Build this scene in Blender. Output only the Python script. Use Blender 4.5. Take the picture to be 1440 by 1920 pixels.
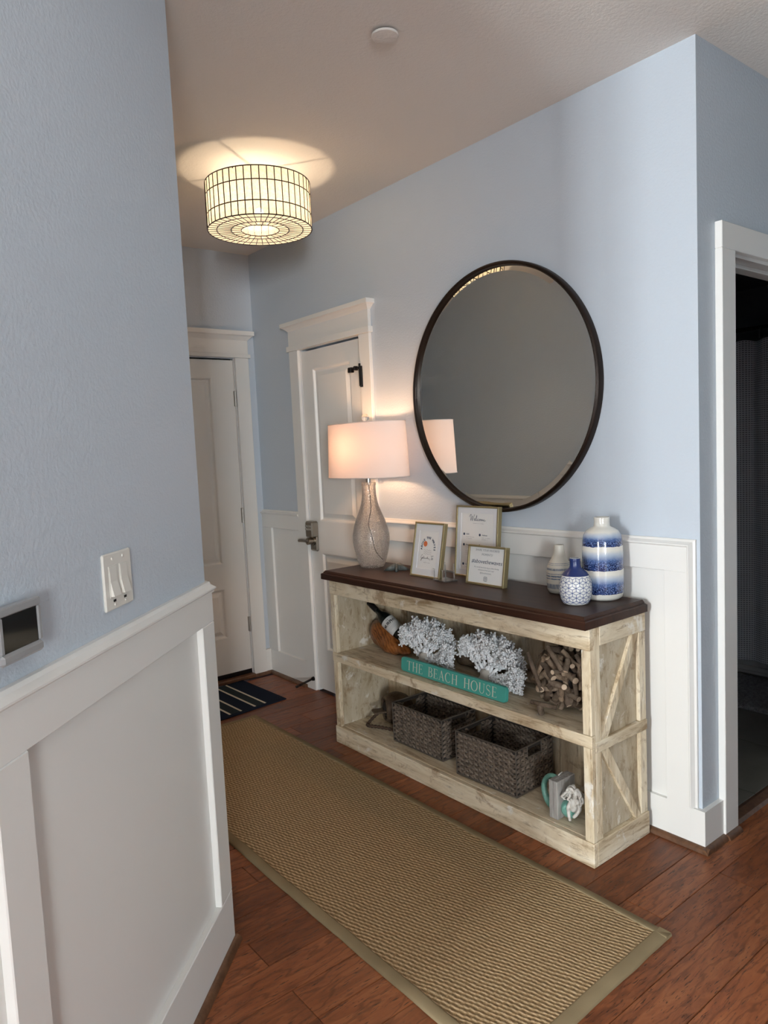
import bpy, bmesh, math, random
from math import sin, cos, pi, sqrt, atan2
from mathutils import Vector, Matrix, Euler, noise as mnoise

scene = bpy.context.scene
for o in list(bpy.data.objects):
    bpy.data.objects.remove(o)

# ------------------------------------------------------------------ camera
CAM_F, CAM_YAW, CAM_PITCH, CAM_ROLL = 1363.8, 0.8998, 0.0859, -0.0468
CAM_POS = Vector((1.2579, -2.3668, 1.4577))
def camera():
    d = Vector((-sin(CAM_YAW) * cos(CAM_PITCH), cos(CAM_YAW) * cos(CAM_PITCH), -sin(CAM_PITCH)))
    r = d.cross(Vector((0, 0, 1))).normalized()
    u = r.cross(d)
    c, s = cos(CAM_ROLL), sin(CAM_ROLL)
    r, u = c * r + s * u, -s * r + c * u
    cam = bpy.data.cameras.new('camera')
    cam.sensor_fit = 'VERTICAL'
    cam.sensor_height = 36.0
    cam.sensor_width = 27.0
    cam.lens = CAM_F * 36.0 / 1920.0
    cam.clip_start = 0.02
    o = bpy.data.objects.new('camera', cam)
    m = Matrix.Identity(4)
    for i in range(3):
        m[i][0], m[i][1], m[i][2], m[i][3] = r[i], u[i], -d[i], CAM_POS[i]
    o.matrix_world = m
    scene.collection.objects.link(o)
    scene.camera = o
camera()

# ------------------------------------------------------------------ world, daylight, exposure
SKY_STRENGTH = 0.5
WINDOW_POWER = 225.0         # W per square metre of window
EAST_FACTOR = 0.85
DAY_COLOR = (0.96, 0.98, 1.0)
CEILING_BULB = 300.0           # emission strength of the drum lamp's bulb
TABLE_BULB = 170.0
EXPOSURE = 0.33
w = bpy.data.worlds.new('world')
scene.world = w
w.use_nodes = True
w.node_tree.nodes['Background'].inputs[0].default_value = (0.62, 0.78, 1.0, 1)
w.node_tree.nodes['Background'].inputs[1].default_value = SKY_STRENGTH
scene.view_settings.view_transform = 'Standard'
scene.view_settings.look = 'None'
scene.view_settings.exposure = EXPOSURE
scene.view_settings.gamma = 1.0
scene.view_settings.use_curve_mapping = False
scene.cycles.use_denoising = True
scene.cycles.use_adaptive_sampling = True
scene.cycles.adaptive_threshold = 0.1
scene.cycles.max_bounces = 6
scene.cycles.diffuse_bounces = 3
scene.cycles.glossy_bounces = 3
scene.cycles.transparent_max_bounces = 10
scene.cycles.sample_clamp_indirect = 6.0

WIN_Y = -7.0
WINDOWS = [(-3.4, -1.8), (-0.75, 0.25), (0.5, 1.45)]      # x spans of the living-room windows
WIN_Z = (0.35, 2.35)
EAST_X, EAST_WIN = 7.4, (-6.9, -5.4)                   # one more window in the east wall
for (a, b, east) in [(a, b, False) for a, b in WINDOWS] + [(*EAST_WIN, True)]:
    L = bpy.data.lights.new('window_daylight', 'AREA')
    L.shape = 'RECTANGLE'
    L.size = b - a - 0.1
    L.size_y = WIN_Z[1] - WIN_Z[0] - 0.1
    L.energy = WINDOW_POWER * L.size * L.size_y
    L.color = DAY_COLOR
    o = bpy.data.objects.new('window_daylight', L)
    o.location = ((a + b) / 2, WIN_Y - 0.16, (WIN_Z[0] + WIN_Z[1]) / 2)
    o.rotation_euler = (pi / 2, 0, 0)     # shines toward +Y, into the room
    if east:
        o.location = (EAST_X + 0.16, (a + b) / 2, (WIN_Z[0] + WIN_Z[1]) / 2)
        o.rotation_euler = (pi / 2, 0, pi / 2)
        L.energy *= EAST_FACTOR
    scene.collection.objects.link(o)

# ------------------------------------------------------------------ materials
MATS = {}
class N:
    """tiny node helper"""
    def __init__(self, name):
        m = bpy.data.materials.new(name)
        m.use_nodes = True
        self.m, self.t = m, m.node_tree
        self.b = self.t.nodes['Principled BSDF']
        self.out = self.t.nodes['Material Output']
        MATS[name] = m
    def n(self, kind, **kw):
        nd = self.t.nodes.new(kind)
        for k, v in kw.items():
            if k.startswith('i_'):
                key = k[2:]
                key = int(key) if key.isdigit() else key
                nd.inputs[key].default_value = v
            else:
                setattr(nd, k, v)
        return nd
    def l(self, a, b):
        self.t.links.new(a, b)
    def math(self, op, a, b=None, c=None, clamp=False):
        nd = self.t.nodes.new('ShaderNodeMath')
        nd.operation = op
        nd.use_clamp = clamp
        for i, v in enumerate((a, b, c)):
            if v is None:
                continue
            if isinstance(v, (int, float)):
                nd.inputs[i].default_value = v
            else:
                self.l(v, nd.inputs[i])
        return nd.outputs[0]
    def coord(self, which='Object', scale=(1, 1, 1), rot=(0, 0, 0), per_object=False):
        tc = self.n('ShaderNodeTexCoord')
        src = tc.outputs[which]
        if per_object:
            oi = self.n('ShaderNodeObjectInfo')
            cx = self.n('ShaderNodeCombineXYZ')
            r = oi.outputs['Random']
            self.l(self.math('MULTIPLY', r, 37.0), cx.inputs[0])
            self.l(self.math('MULTIPLY', r, 91.0), cx.inputs[1])
            self.l(self.math('MULTIPLY', r, 53.0), cx.inputs[2])
            va = self.n('ShaderNodeVectorMath', operation='ADD')
            self.l(src, va.inputs[0]); self.l(cx.outputs[0], va.inputs[1])
            src = va.outputs[0]
        mp = self.n('ShaderNodeMapping')
        mp.inputs['Scale'].default_value = scale
        mp.inputs['Rotation'].default_value = rot
        self.l(src, mp.inputs[0])
        return mp.outputs[0]
    def noise(self, vec, scale=5, detail=4, rough=0.55, dist=0.0):
        nd = self.n('ShaderNodeTexNoise')
        nd.inputs['Scale'].default_value = scale
        nd.inputs['Detail'].default_value = detail
        nd.inputs['Roughness'].default_value = rough
        nd.inputs['Distortion'].default_value = dist
        self.l(vec, nd.inputs['Vector'])
        return nd.outputs[0]
    def ramp(self, fac, stops, interp='LINEAR'):
        nd = self.n('ShaderNodeValToRGB')
        cr = nd.color_ramp
        cr.interpolation = interp
        while len(cr.elements) < len(stops):
            cr.elements.new(0.5)
        for e, (p, c) in zip(cr.elements, stops):
            e.position = p
            e.color = (c[0], c[1], c[2], 1) if not isinstance(c, (int, float)) else (c, c, c, 1)
        self.l(fac, nd.inputs[0])
        return nd.outputs[0]
    def mix(self, fac, a, b, blend='MIX'):
        nd = self.n('ShaderNodeMix', data_type='RGBA', blend_type=blend)
        for i, v in ((0, fac), (6, a), (7, b)):
            if isinstance(v, (int, float)):
                nd.inputs[i].default_value = v
            elif isinstance(v, tuple):
                nd.inputs[i].default_value = (v[0], v[1], v[2], 1)
            else:
                self.l(v, nd.inputs[i])
        return nd.outputs[2]
    def color(self, c):
        if isinstance(c, tuple):
            self.b.inputs['Base Color'].default_value = (c[0], c[1], c[2], 1)
        else:
            self.l(c, self.b.inputs['Base Color'])
        return self
    def set(self, rough=0.5, metal=0.0, spec=0.5, coat=0.0):
        self.b.inputs['Roughness'].default_value = rough
        self.b.inputs['Metallic'].default_value = metal
        self.b.inputs['Specular IOR Level'].default_value = spec
        self.b.inputs['Coat Weight'].default_value = coat
        return self
    def bump(self, h, strength=0.3, dist=0.002):
        nd = self.n('ShaderNodeBump')
        nd.inputs['Strength'].default_value = strength
        nd.inputs['Distance'].default_value = dist
        self.l(h, nd.inputs['Height'])
        self.l(nd.outputs[0], self.b.inputs['Normal'])
        return self

def simple(name, color, rough=0.5, metal=0.0, spec=0.5, coat=0.0):
    return N(name).color(color).set(rough, metal, spec, coat)

def paint(name, color, rough, bump=0.25, scale=140):
    m = N(name)
    c = m.coord('Object')
    big = m.noise(c, 1.3, 3)
    m.color(m.mix(0.06, color, m.ramp(big, [(0.3, (color[0] * .9, color[1] * .9, color[2] * .9)), (0.7, color)])))
    m.set(rough, spec=0.4)
    m.bump(m.noise(c, scale, 3, 0.6), bump, 0.003)
    return m
paint('wall_paint', (0.578, 0.642, 0.715), 0.45, 0.5, 105)
paint('ceiling_paint', (0.82, 0.785, 0.74), 0.8, 0.5, 90)
paint('trim_white', (0.84, 0.83, 0.80), 0.32, 0.03, 40)
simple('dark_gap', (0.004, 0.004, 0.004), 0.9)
simple('brass_dark', (0.020, 0.011, 0.007), 0.35, 0.5)
simple('black_metal', (0.012, 0.010, 0.010), 0.35, 0.5)
simple('nickel', (0.42, 0.40, 0.37), 0.32, 1.0)
simple('pewter', (0.30, 0.27, 0.23), 0.36, 1.0)
simple('gold_frame', (0.34, 0.28, 0.15), 0.5, 0.55)
simple('steel', (0.62, 0.60, 0.57), 0.2, 1.0)
simple('white_plastic', (0.78, 0.76, 0.70), 0.3)
simple('paper', (0.83, 0.83, 0.82), 0.55)
simple('mat_board', (0.76, 0.77, 0.79), 0.7)
simple('ink_navy', (0.03, 0.055, 0.11), 0.6)
simple('ink_grey', (0.33, 0.34, 0.36), 0.6)
simple('ink_black', (0.02, 0.02, 0.025), 0.6)
simple('ink_orange', (0.66, 0.17, 0.06), 0.6)
simple('grey_plastic', (0.36, 0.37, 0.38), 0.28, 0.2)
simple('screen', (0.018, 0.02, 0.02), 0.07)
simple('bottle_glass', (0.006, 0.008, 0.007), 0.16)
simple('label_paper', (0.62, 0.62, 0.60), 0.6)
simple('teal_sign', (0.065, 0.36, 0.30), 0.55)
simple('cream_ink', (0.66, 0.66, 0.55), 0.6)
simple('navy_glaze', (0.014, 0.03, 0.13), 0.28)
simple('tub_white', (0.62, 0.64, 0.65), 0.25)
simple('navy_fabric', (0.010, 0.016, 0.032), 0.95, spec=0.1)
simple('charcoal_fabric', (0.022, 0.032, 0.038), 0.95, spec=0.1)
simple('cream_fabric', (0.62, 0.58, 0.47), 0.95, spec=0.1)
simple('window_white', (0.8, 0.8, 0.8), 0.4)

# --- floor boards: reddish hickory, hand-scraped
m = N('floor_wood')
c = m.coord('Object', (1, 1, 1), per_object=True)
oi = m.n('ShaderNodeObjectInfo')
st = m.n('ShaderNodeMapping'); st.inputs['Scale'].default_value = (16, 2.6, 16); m.l(c, st.inputs[0])
g1 = m.noise(st.outputs[0], 1.6, 6, 0.62, 1.6)
st2 = m.n('ShaderNodeMapping'); st2.inputs['Scale'].default_value = (140, 14.0, 140); m.l(c, st2.inputs[0])
g2 = m.noise(st2.outputs[0], 1.5, 4, 0.7, 0.6)
fig = m.n('ShaderNodeTexWave', wave_type='BANDS', bands_direction='X')
st3 = m.n('ShaderNodeMapping'); st3.inputs['Scale'].default_value = (6.5, 1.9, 6.5); m.l(c, st3.inputs[0])
m.l(st3.outputs[0], fig.inputs['Vector'])
fig.inputs['Scale'].default_value = 1.1; fig.inputs['Distortion'].default_value = 12.0
fig.inputs['Detail'].default_value = 3.0; fig.inputs['Detail Scale'].default_value = 2.2
base = m.ramp(g1, [(0.25, (0.135, 0.043, 0.017)), (0.5, (0.240, 0.080, 0.031)), (0.75, (0.330, 0.124, 0.050))])
tone = m.ramp(oi.outputs['Random'], [(0.0, (0.72, 0.66, 0.62)), (0.5, (1.0, 0.98, 0.95)), (1.0, (1.18, 1.12, 1.05))])
base = m.mix(1.0, base, tone, 'MULTIPLY')
figm = m.ramp(fig.outputs[1], [(0.0, 1), (0.08, 0.4), (0.16, 0.0)])
base = m.mix(m.math('MULTIPLY', figm, 0.5), base, (0.085, 0.026, 0.011))
pore = m.ramp(g2, [(0.57, 0.0), (0.64, 1.0)])
base = m.mix(m.math('MULTIPLY', pore, 0.85), base, (0.028, 0.010, 0.005))
m.color(base).set(0.33, spec=0.28)
m.l(m.ramp(g1, [(0.2, 0.30), (0.8, 0.42)]), m.b.inputs['Roughness'])
hh = m.math('ADD', m.math('MULTIPLY', g1, 0.7), m.math('MULTIPLY', pore, -0.5))
m.bump(hh, 0.35, 0.0015)

m = N('shoe_wood')
c = m.coord('Object', (18, 18, 18))
g = m.noise(c, 2.0, 5, 0.6, 0.5)
m.color(m.ramp(g, [(0.3, (0.075, 0.033, 0.016)), (0.7, (0.17, 0.08, 0.04))])).set(0.4)

# --- distressed whitewashed wood (three grain directions)
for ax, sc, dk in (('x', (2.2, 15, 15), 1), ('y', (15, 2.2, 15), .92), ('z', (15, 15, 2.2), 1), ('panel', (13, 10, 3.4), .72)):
    m = N('distressed_' + ax)
    c = m.coord('Object', (1, 1, 1), per_object=True)
    s1 = m.n('ShaderNodeMapping'); s1.inputs['Scale'].default_value = sc; m.l(c, s1.inputs[0])
    s2 = m.n('ShaderNodeMapping'); s2.inputs['Scale'].default_value = tuple(v * 4 for v in sc); m.l(c, s2.inputs[0])
    a = m.noise(s1.outputs[0], 1.1, 5, 0.65, 0.8)
    b = m.noise(s2.outputs[0], 1.2, 4, 0.7, 0.3)
    d = m.noise(c, 9, 5, 0.7, 0.4)
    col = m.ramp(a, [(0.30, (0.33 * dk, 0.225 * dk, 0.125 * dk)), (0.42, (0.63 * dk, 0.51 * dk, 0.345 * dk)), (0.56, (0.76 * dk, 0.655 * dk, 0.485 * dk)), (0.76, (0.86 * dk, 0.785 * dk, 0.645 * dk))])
    col = m.mix(m.math('MULTIPLY', m.ramp(b, [(0.54, 0.0), (0.68, 1.0)]), 0.6), col, (0.24, 0.15, 0.075))
    col = m.mix(m.math('MULTIPLY', m.ramp(d, [(0.60, 0.0), (0.68, 1.0)]), 0.75), col, (0.83, 0.80, 0.74))
    col = m.mix(m.math('MULTIPLY', m.ramp(d, [(0.33, 1.0), (0.43, 0.0)]), 0.7), col, (0.30, 0.19, 0.10))
    m.color(col).set(0.62, spec=0.3)
    m.bump(m.math('ADD', a, m.math('MULTIPLY', b, 0.5)), 0.3, 0.002)

m = N('espresso_wood')
c = m.coord('Object', (2.0, 26, 26))
a = m.noise(c, 1.2, 5, 0.65, 0.6)
m.color(m.ramp(a, [(0.3, (0.020, 0.0085, 0.0055)), (0.7, (0.056, 0.022, 0.013))])).set(0.40, spec=0.25)
m.bump(a, 0.25, 0.001)

m = N('driftwood')
c = m.coord('Object', (1, 1, 1), per_object=True)
oi = m.n('ShaderNodeObjectInfo')
a = m.noise(c, 22, 5, 0.7, 0.4)
col = m.ramp(a, [(0.32, (0.065, 0.045, 0.032)), (0.68, (0.25, 0.195, 0.148))])
tone = m.ramp(oi.outputs['Random'], [(0.0, (0.55, 0.5, 0.47)), (0.6, (0.95, 0.92, 0.88)), (1.0, (1.45, 1.35, 1.2))])
m.color(m.mix(1.0, col, tone, 'MULTIPLY')).set(0.75, spec=0.25)
m.bump(a, 0.4, 0.002)
simple('cut_wood', (0.55, 0.42, 0.30), 0.7)

m = N('burl_wood')
c = m.coord('Object', (1, 1, 1))
wv = m.n('ShaderNodeTexWave', wave_type='BANDS', bands_direction='DIAGONAL')
m.l(c, wv.inputs['Vector']); wv.inputs['Scale'].default_value = 24; wv.inputs['Distortion'].default_value = 7; wv.inputs['Detail'].default_value = 3
a = m.noise(c, 14, 5, 0.65, 0.8)
col = m.ramp(m.math('ADD', m.math('MULTIPLY', wv.outputs[1], 0.16), m.math('MULTIPLY', a, 0.84)),
             [(0.30, (0.045, 0.012, 0.004)), (0.47, (0.24, 0.075, 0.018)), (0.70, (0.40, 0.150, 0.040))])
m.color(col).set(0.33, spec=0.5)
m.bump(a, 0.5, 0.004)

m = N('basket_weave')
oi = m.n('ShaderNodeTexCoord')
a = m.noise(oi.outputs['Object'], 60, 3, 0.6)
m.color(m.ramp(a, [(0.3, (0.060, 0.045, 0.035)), (0.7, (0.22, 0.170, 0.130))])).set(0.6, spec=0.3)
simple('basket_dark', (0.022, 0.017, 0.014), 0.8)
simple('basket_frame', (0.085, 0.068, 0.054), 0.55)

# --- seagrass rug: herringbone rows with twisted strands
m = N('seagrass')
tc = m.n('ShaderNodeTexCoord')
sp = m.n('ShaderNodeSeparateXYZ'); m.l(tc.outputs['Object'], sp.inputs[0])
X, Y = sp.outputs[0], sp.outputs[1]
wob = m.math('ADD', m.math('MULTIPLY', m.math('SUBTRACT', m.noise(tc.outputs['Object'], 9, 2), 0.5), 0.016), m.math('MULTIPLY', m.math('SUBTRACT', m.noise(tc.outputs['Object'], 75, 2), 0.5), 0.0055))
t1 = m.math('ADD', m.math('SUBTRACT', m.math('MULTIPLY', Y, 0.95), m.math('MULTIPLY', X, 0.31)), wob)
t2 = m.math('ADD', m.math('ADD', m.math('MULTIPLY', Y, 0.95), m.math('MULTIPLY', X, 0.31)), m.math('MULTIPLY', wob, -0.8))
rib = m.math('ADD', m.math('MULTIPLY', m.math('SINE', m.math('MULTIPLY', t1, 2 * pi / 0.0135)), 0.5), 0.5)
seg = m.math('ADD', m.math('MULTIPLY', m.math('SINE', m.math('MULTIPLY', t2, 2 * pi / 0.0135)), 0.5), 0.5)
fn = m.noise(m.coord('Object', (90, 420, 130)), 1.0, 3, 0.7)
fn2 = m.noise(tc.outputs['Object'], 260, 2, 0.7)
hgt = m.math('ADD', m.math('MULTIPLY', rib, 0.74), m.math('MULTIPLY', seg, 0.26))
val = m.math('ADD', m.math('ADD', m.math('MULTIPLY', hgt, 0.34), 0.0), m.math('MULTIPLY', m.math('ADD', fn, fn2), 0.40))
col = m.ramp(val, [(0.26, (0.045, 0.024, 0.010)), (0.45, (0.205, 0.128, 0.058)), (0.60, (0.345, 0.232, 0.118)), (0.74, (0.64, 0.48, 0.29))])
m.color(col).set(0.75, spec=0.25)
m.bump(m.math('ADD', hgt, m.math('MULTIPLY', fn2, 0.5)), 0.8, 0.003)
m = N('rug_binding')
a = m.noise(m.coord('Object', (300, 300, 300)), 1.0, 2)
b = m.noise(m.coord('Object', (6, 6, 6)), 1.0, 2)
m.color(m.ramp(b, [(0.3, (0.225, 0.170, 0.096)), (0.7, (0.285, 0.220, 0.128))])).set(0.9, spec=0.15)
m.bump(a, 0.3, 0.001)

# --- ceramic vases
def cyl(m):
    tc = m.n('ShaderNodeTexCoord')
    sp = m.n('ShaderNodeSeparateXYZ'); m.l(tc.outputs['Object'], sp.inputs[0])
    return tc, sp.outputs[2]
m = N('banded_glaze')
tc, Z = cyl(m)
edge = m.math('MULTIPLY', m.math('SUBTRACT', m.noise(tc.outputs['Object'], 38, 3), 0.5), 0.010)
z = m.math('ADD', Z, edge)
vor = m.n('ShaderNodeTexVoronoi'); m.l(tc.outputs['Object'], vor.inputs['Vector']); vor.inputs['Scale'].default_value = 260
spk = m.noise(tc.outputs['Object'], 230, 2, 0.5)
fac = None
for (z0, z1) in ((0.026, 0.098), (0.112, 0.185), (0.198, 0.250)):
    t = m.math('DIVIDE', m.math('SUBTRACT', z, z0), z1 - z0)          # 0 at the bottom of a band
    inside = m.math('MULTIPLY', m.math('GREATER_THAN', t, 0.0), m.math('LESS_THAN', t, 1.0))
    f = m.math('MULTIPLY', inside, m.math('SUBTRACT', 1.0, t))
    fac = f if fac is None else m.math('MAXIMUM', fac, f)
col = m.ramp(fac, [(0.0, (0.74, 0.72, 0.66)), (0.22, (0.42, 0.49, 0.60)), (0.5, (0.085, 0.155, 0.36)), (1.0, (0.028, 0.060, 0.21))])
dark = m.math('MULTIPLY', m.ramp(fac, [(0.35, 0.0), (0.75, 1.0)]), m.ramp(spk, [(0.47, 0.0), (0.53, 1.0)]))
col = m.mix(dark, col, (0.006, 0.012, 0.060))
lite = m.math('MULTIPLY', m.ramp(fac, [(0.4, 0.0), (0.7, 1.0)]), m.ramp(spk, [(0.36, 1.0), (0.42, 0.0)]))
col = m.mix(m.math('MULTIPLY', lite, 0.55), col, (0.30, 0.38, 0.62))
m.color(col).set(0.12, spec=0.6, coat=0.3)
m = N('striped_ceramic')
tc, Z = cyl(m)
z = m.math('ADD', Z, m.math('MULTIPLY', m.math('SUBTRACT', m.noise(tc.outputs['Object'], 60, 2), 0.5), 0.003))
fac = None
for (z0, z1, k) in ((0.022, 0.040, 0.75), (0.058, 0.0625, 1.0), (0.067, 0.073, 1.0), (0.077, 0.081, 0.7), (0.092, 0.100, 0.9), (0.112, 0.1135, 1.0), (0.1175, 0.119, 1.0)):
    f = m.math('MULTIPLY', m.math('MULTIPLY', m.math('GREATER_THAN', z, z0), m.math('LESS_THAN', z, z1)), k)
    fac = f if fac is None else m.math('MAXIMUM', fac, f)
brk = m.ramp(m.noise(m.coord('Object', (330, 330, 40)), 1.0, 2), [(0.3, 0.35), (0.55, 1.0)])
m.color(m.mix(m.math('MULTIPLY', fac, brk), (0.66, 0.63, 0.55), (0.10, 0.155, 0.25))).set(0.35)
simple('white_ceramic', (0.72, 0.72, 0.69), 0.3)
simple('blue_line', (0.016, 0.045, 0.20), 0.3)

# --- glass kinds
def clearish(name, tint, gloss_rough, body=0.0, body_col=(0.8, 0.8, 0.8), crackle=False, ior=1.45):
    m = N(name)
    nt = m.t.nodes
    tr = m.n('ShaderNodeBsdfTransparent'); tr.inputs[0].default_value = (*tint, 1)
    gl = m.n('ShaderNodeBsdfGlossy'); gl.inputs['Roughness'].default_value = gloss_rough; gl.inputs[0].default_value = (1, 1, 1, 1)
    fr = m.n('ShaderNodeFresnel'); fr.inputs[0].default_value = ior
    mx = m.n('ShaderNodeMixShader')
    m.l(fr.outputs[0], mx.inputs[0]); m.l(tr.outputs[0], mx.inputs[1]); m.l(gl.outputs[0], mx.inputs[2])
    res = mx.outputs[0]
    if body > 0:
        df = m.n('ShaderNodeBsdfDiffuse'); df.inputs[0].default_value = (*body_col, 1)
        tl = m.n('ShaderNodeBsdfTranslucent'); tl.inputs[0].default_value = (*body_col, 1)
        ad = m.n('ShaderNodeMixShader'); ad.inputs[0].default_value = 0.5
        m.l(df.outputs[0], ad.inputs[1]); m.l(tl.outputs[0], ad.inputs[2])
        m2 = m.n('ShaderNodeMixShader')
        if crackle:
            tc = m.n('ShaderNodeTexCoord')
            wn = m.noise(tc.outputs['Object'], 30, 3, 0.6)
            vm = m.n('ShaderNodeVectorMath', operation='ADD')
            sc = m.n('ShaderNodeVectorMath', operation='SCALE'); sc.inputs['Scale'].default_value = 0.012
            cb = m.n('ShaderNodeCombineXYZ'); m.l(wn, cb.inputs[0]); m.l(wn, cb.inputs[1]); m.l(wn, cb.inputs[2])
            m.l(cb.outputs[0], sc.inputs[0]); m.l(tc.outputs['Object'], vm.inputs[0]); m.l(sc.outputs[0], vm.inputs[1])
            vo = m.n('ShaderNodeTexVoronoi', feature='DISTANCE_TO_EDGE'); vo.inputs['Scale'].default_value = 150
            m.l(vm.outputs[0], vo.inputs['Vector'])
            ed = m.ramp(vo.outputs['Distance'], [(0.02, 1.0), (0.14, 0.0)])
            sp = m.n('ShaderNodeSeparateXYZ'); m.l(tc.outputs['Object'], sp.inputs[0])
            low = m.ramp(sp.outputs[2], [(0.0, 1.0), (0.07, 0.35), (0.30, 0.12)])
            f = m.math('ADD', m.math('MULTIPLY', ed, 0.30), m.math('MULTIPLY', low, body))
            m.l(m.math('MINIMUM', f, 0.9), m2.inputs[0])
            bp = m.n('ShaderNodeBump'); bp.inputs['Strength'].default_value = 0.5; bp.inputs['Distance'].default_value = 0.002
            m.l(vo.outputs['Distance'], bp.inputs['Height']); m.l(bp.outputs[0], gl.inputs['Normal']); m.l(bp.outputs[0], fr.inputs['Normal'])
        else:
            m2.inputs[0].default_value = body
        m.l(res, m2.inputs[1]); m.l(ad.outputs[0], m2.inputs[2])
        res = m2.outputs[0]
    m.l(res, m.out.inputs[0])
clearish('crackle_glass', (0.95, 0.93, 0.91), 0.05, 0.27, (0.80, 0.75, 0.71), True)
clearish('acrylic', (0.95, 0.96, 0.96), 0.02, 0.14, (0.85, 0.85, 0.85))
clearish('window_glass', (0.96, 0.98, 0.98), 0.02)
m = N('crystal'); m.color((1, 1, 1)).set(0.0); m.b.inputs['Transmission Weight'].default_value = 1.0; m.b.inputs['IOR'].default_value = 1.5

m = N('mirror_glass'); m.color((0.90, 0.905, 0.875)).set(0.0, 1.0)

def shade_mat(name, refl, trans, mixf, transp=0.0, bump=None, glow=0.0):
    m = N(name)
    df = m.n('ShaderNodeBsdfDiffuse'); tl = m.n('ShaderNodeBsdfTranslucent')
    tc = m.n('ShaderNodeTexCoord')
    if bump:
        v = m.noise(tc.outputs['Object'], bump, 4, 0.7, 1.5)
        m.l(m.mix(1.0, refl, m.ramp(v, [(0.3, (0.72, 0.72, 0.74)), (0.7, (1, 1, 1))]), 'MULTIPLY'), df.inputs[0])
        m.l(m.mix(1.0, trans, m.ramp(v, [(0.3, (0.66, 0.62, 0.58)), (0.7, (1, 1, 1))]), 'MULTIPLY'), tl.inputs[0])
    else:
        df.inputs[0].default_value = (*refl, 1); tl.inputs[0].default_value = (*trans, 1)
    mx = m.n('ShaderNodeMixShader'); mx.inputs[0].default_value = mixf
    m.l(df.outputs[0], mx.inputs[1]); m.l(tl.outputs[0], mx.inputs[2])
    res = mx.outputs[0]
    if transp:
        tr = m.n('ShaderNodeBsdfTransparent'); m2 = m.n('ShaderNodeMixShader'); m2.inputs[0].default_value = transp
        m.l(res, m2.inputs[1]); m.l(tr.outputs[0], m2.inputs[2]); res = m2.outputs[0]
    if glow:      # added emission, stands in for bulb light coming through the shell
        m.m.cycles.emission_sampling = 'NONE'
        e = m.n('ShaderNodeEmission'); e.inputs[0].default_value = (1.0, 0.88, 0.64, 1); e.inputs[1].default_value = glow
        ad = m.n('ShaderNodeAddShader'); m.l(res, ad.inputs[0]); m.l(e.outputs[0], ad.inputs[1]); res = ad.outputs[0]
    m.l(res, m.out.inputs[0])
shade_mat('linen_shade', (0.84, 0.80, 0.77), (0.86, 0.68, 0.62), 0.15)
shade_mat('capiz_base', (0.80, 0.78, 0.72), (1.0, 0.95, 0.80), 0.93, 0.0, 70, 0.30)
shade_mat('capiz', (0.80, 0.78, 0.72), (0.97, 0.90, 0.74), 0.80, 0.04, 70)

def emit(name, color, strength):
    m = N(name)
    e = m.n('ShaderNodeEmission'); e.inputs[0].default_value = (*color, 1); e.inputs[1].default_value = strength
    m.l(e.outputs[0], m.out.inputs[0])
emit('ceiling_bulb_glow', (1.0, 0.74, 0.48), CEILING_BULB)
emit('table_bulb_glow', (1.0, 0.57, 0.31), TABLE_BULB)

m = N('coral_white')
a = m.noise(m.coord('Object'), 120, 3, 0.6)
m.color(m.ramp(a, [(0.3, (0.84, 0.85, 0.87)), (0.7, (0.94, 0.95, 0.96))])).set(0.7)
simple('coral_base', (0.50, 0.46, 0.41), 0.8)
m = N('starfish_skin')
a = m.noise(m.coord('Object'), 60, 3, 0.7)
m.color(m.ramp(a, [(0.35, (0.055, 0.068, 0.064)), (0.7, (0.15, 0.155, 0.145))])).set(0.45); m.bump(a, 0.5, 0.003)
m = N('gourd_shell')
a = m.noise(m.coord('Object'), 40, 5, 0.7)
m.color(m.ramp(a, [(0.3, (0.045, 0.026, 0.015)), (0.7, (0.15, 0.10, 0.060))])).set(0.6); m.bump(a, 0.5, 0.004)
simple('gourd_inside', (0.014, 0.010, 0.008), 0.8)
m = N('rope')
a = m.noise(m.coord('Object'), 150, 3, 0.7)
m.color(m.ramp(a, [(0.3, (0.03, 0.016, 0.010)), (0.7, (0.10, 0.058, 0.034))])).set(0.8)
m = N('mermaid_tail')
a = m.noise(m.coord('Object'), 55, 4, 0.7)
vo = m.n('ShaderNodeTexVoronoi'); m.l(m.coord('Object'), vo.inputs['Vector']); vo.inputs['Scale'].default_value = 190
m.color(m.ramp(a, [(0.3, (0.10, 0.28, 0.23)), (0.6, (0.21, 0.46, 0.38)), (0.8, (0.48, 0.62, 0.55))])).set(0.35); m.bump(vo.outputs[0], 0.4, 0.001)
m = N('resin_white')
a = m.noise(m.coord('Object'), 70, 3, 0.7)
m.color(m.ramp(a, [(0.3, (0.42, 0.38, 0.33)), (0.55, (0.66, 0.63, 0.58)), (0.8, (0.74, 0.72, 0.69))])).set(0.5)
m = N('grey_plank')
a = m.noise(m.coord('Object', (60, 60, 6)), 1.2, 4, 0.7)
m.color(m.ramp(a, [(0.3, (0.24, 0.22, 0.20)), (0.7, (0.50, 0.48, 0.45))])).set(0.7)
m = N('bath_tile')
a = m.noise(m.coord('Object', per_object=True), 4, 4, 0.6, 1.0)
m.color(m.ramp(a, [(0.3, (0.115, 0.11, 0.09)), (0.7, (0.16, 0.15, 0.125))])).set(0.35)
m = N('shag')
a = m.noise(m.coord('Object'), 70, 3, 0.7)
m.color(m.ramp(a, [(0.3, (0.20, 0.21, 0.23)), (0.7, (0.46, 0.47, 0.49))])).set(0.95); m.bump(a, 1.0, 0.02)
m = N('waffle_cloth')
tc = m.n('ShaderNodeTexCoord'); uv = m.n('ShaderNodeSeparateXYZ'); m.l(tc.outputs['UV'], uv.inputs[0])
gx = m.math('PINGPONG', uv.outputs[0], 0.0062); gy = m.math('PINGPONG', uv.outputs[1], 0.0062)
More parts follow.
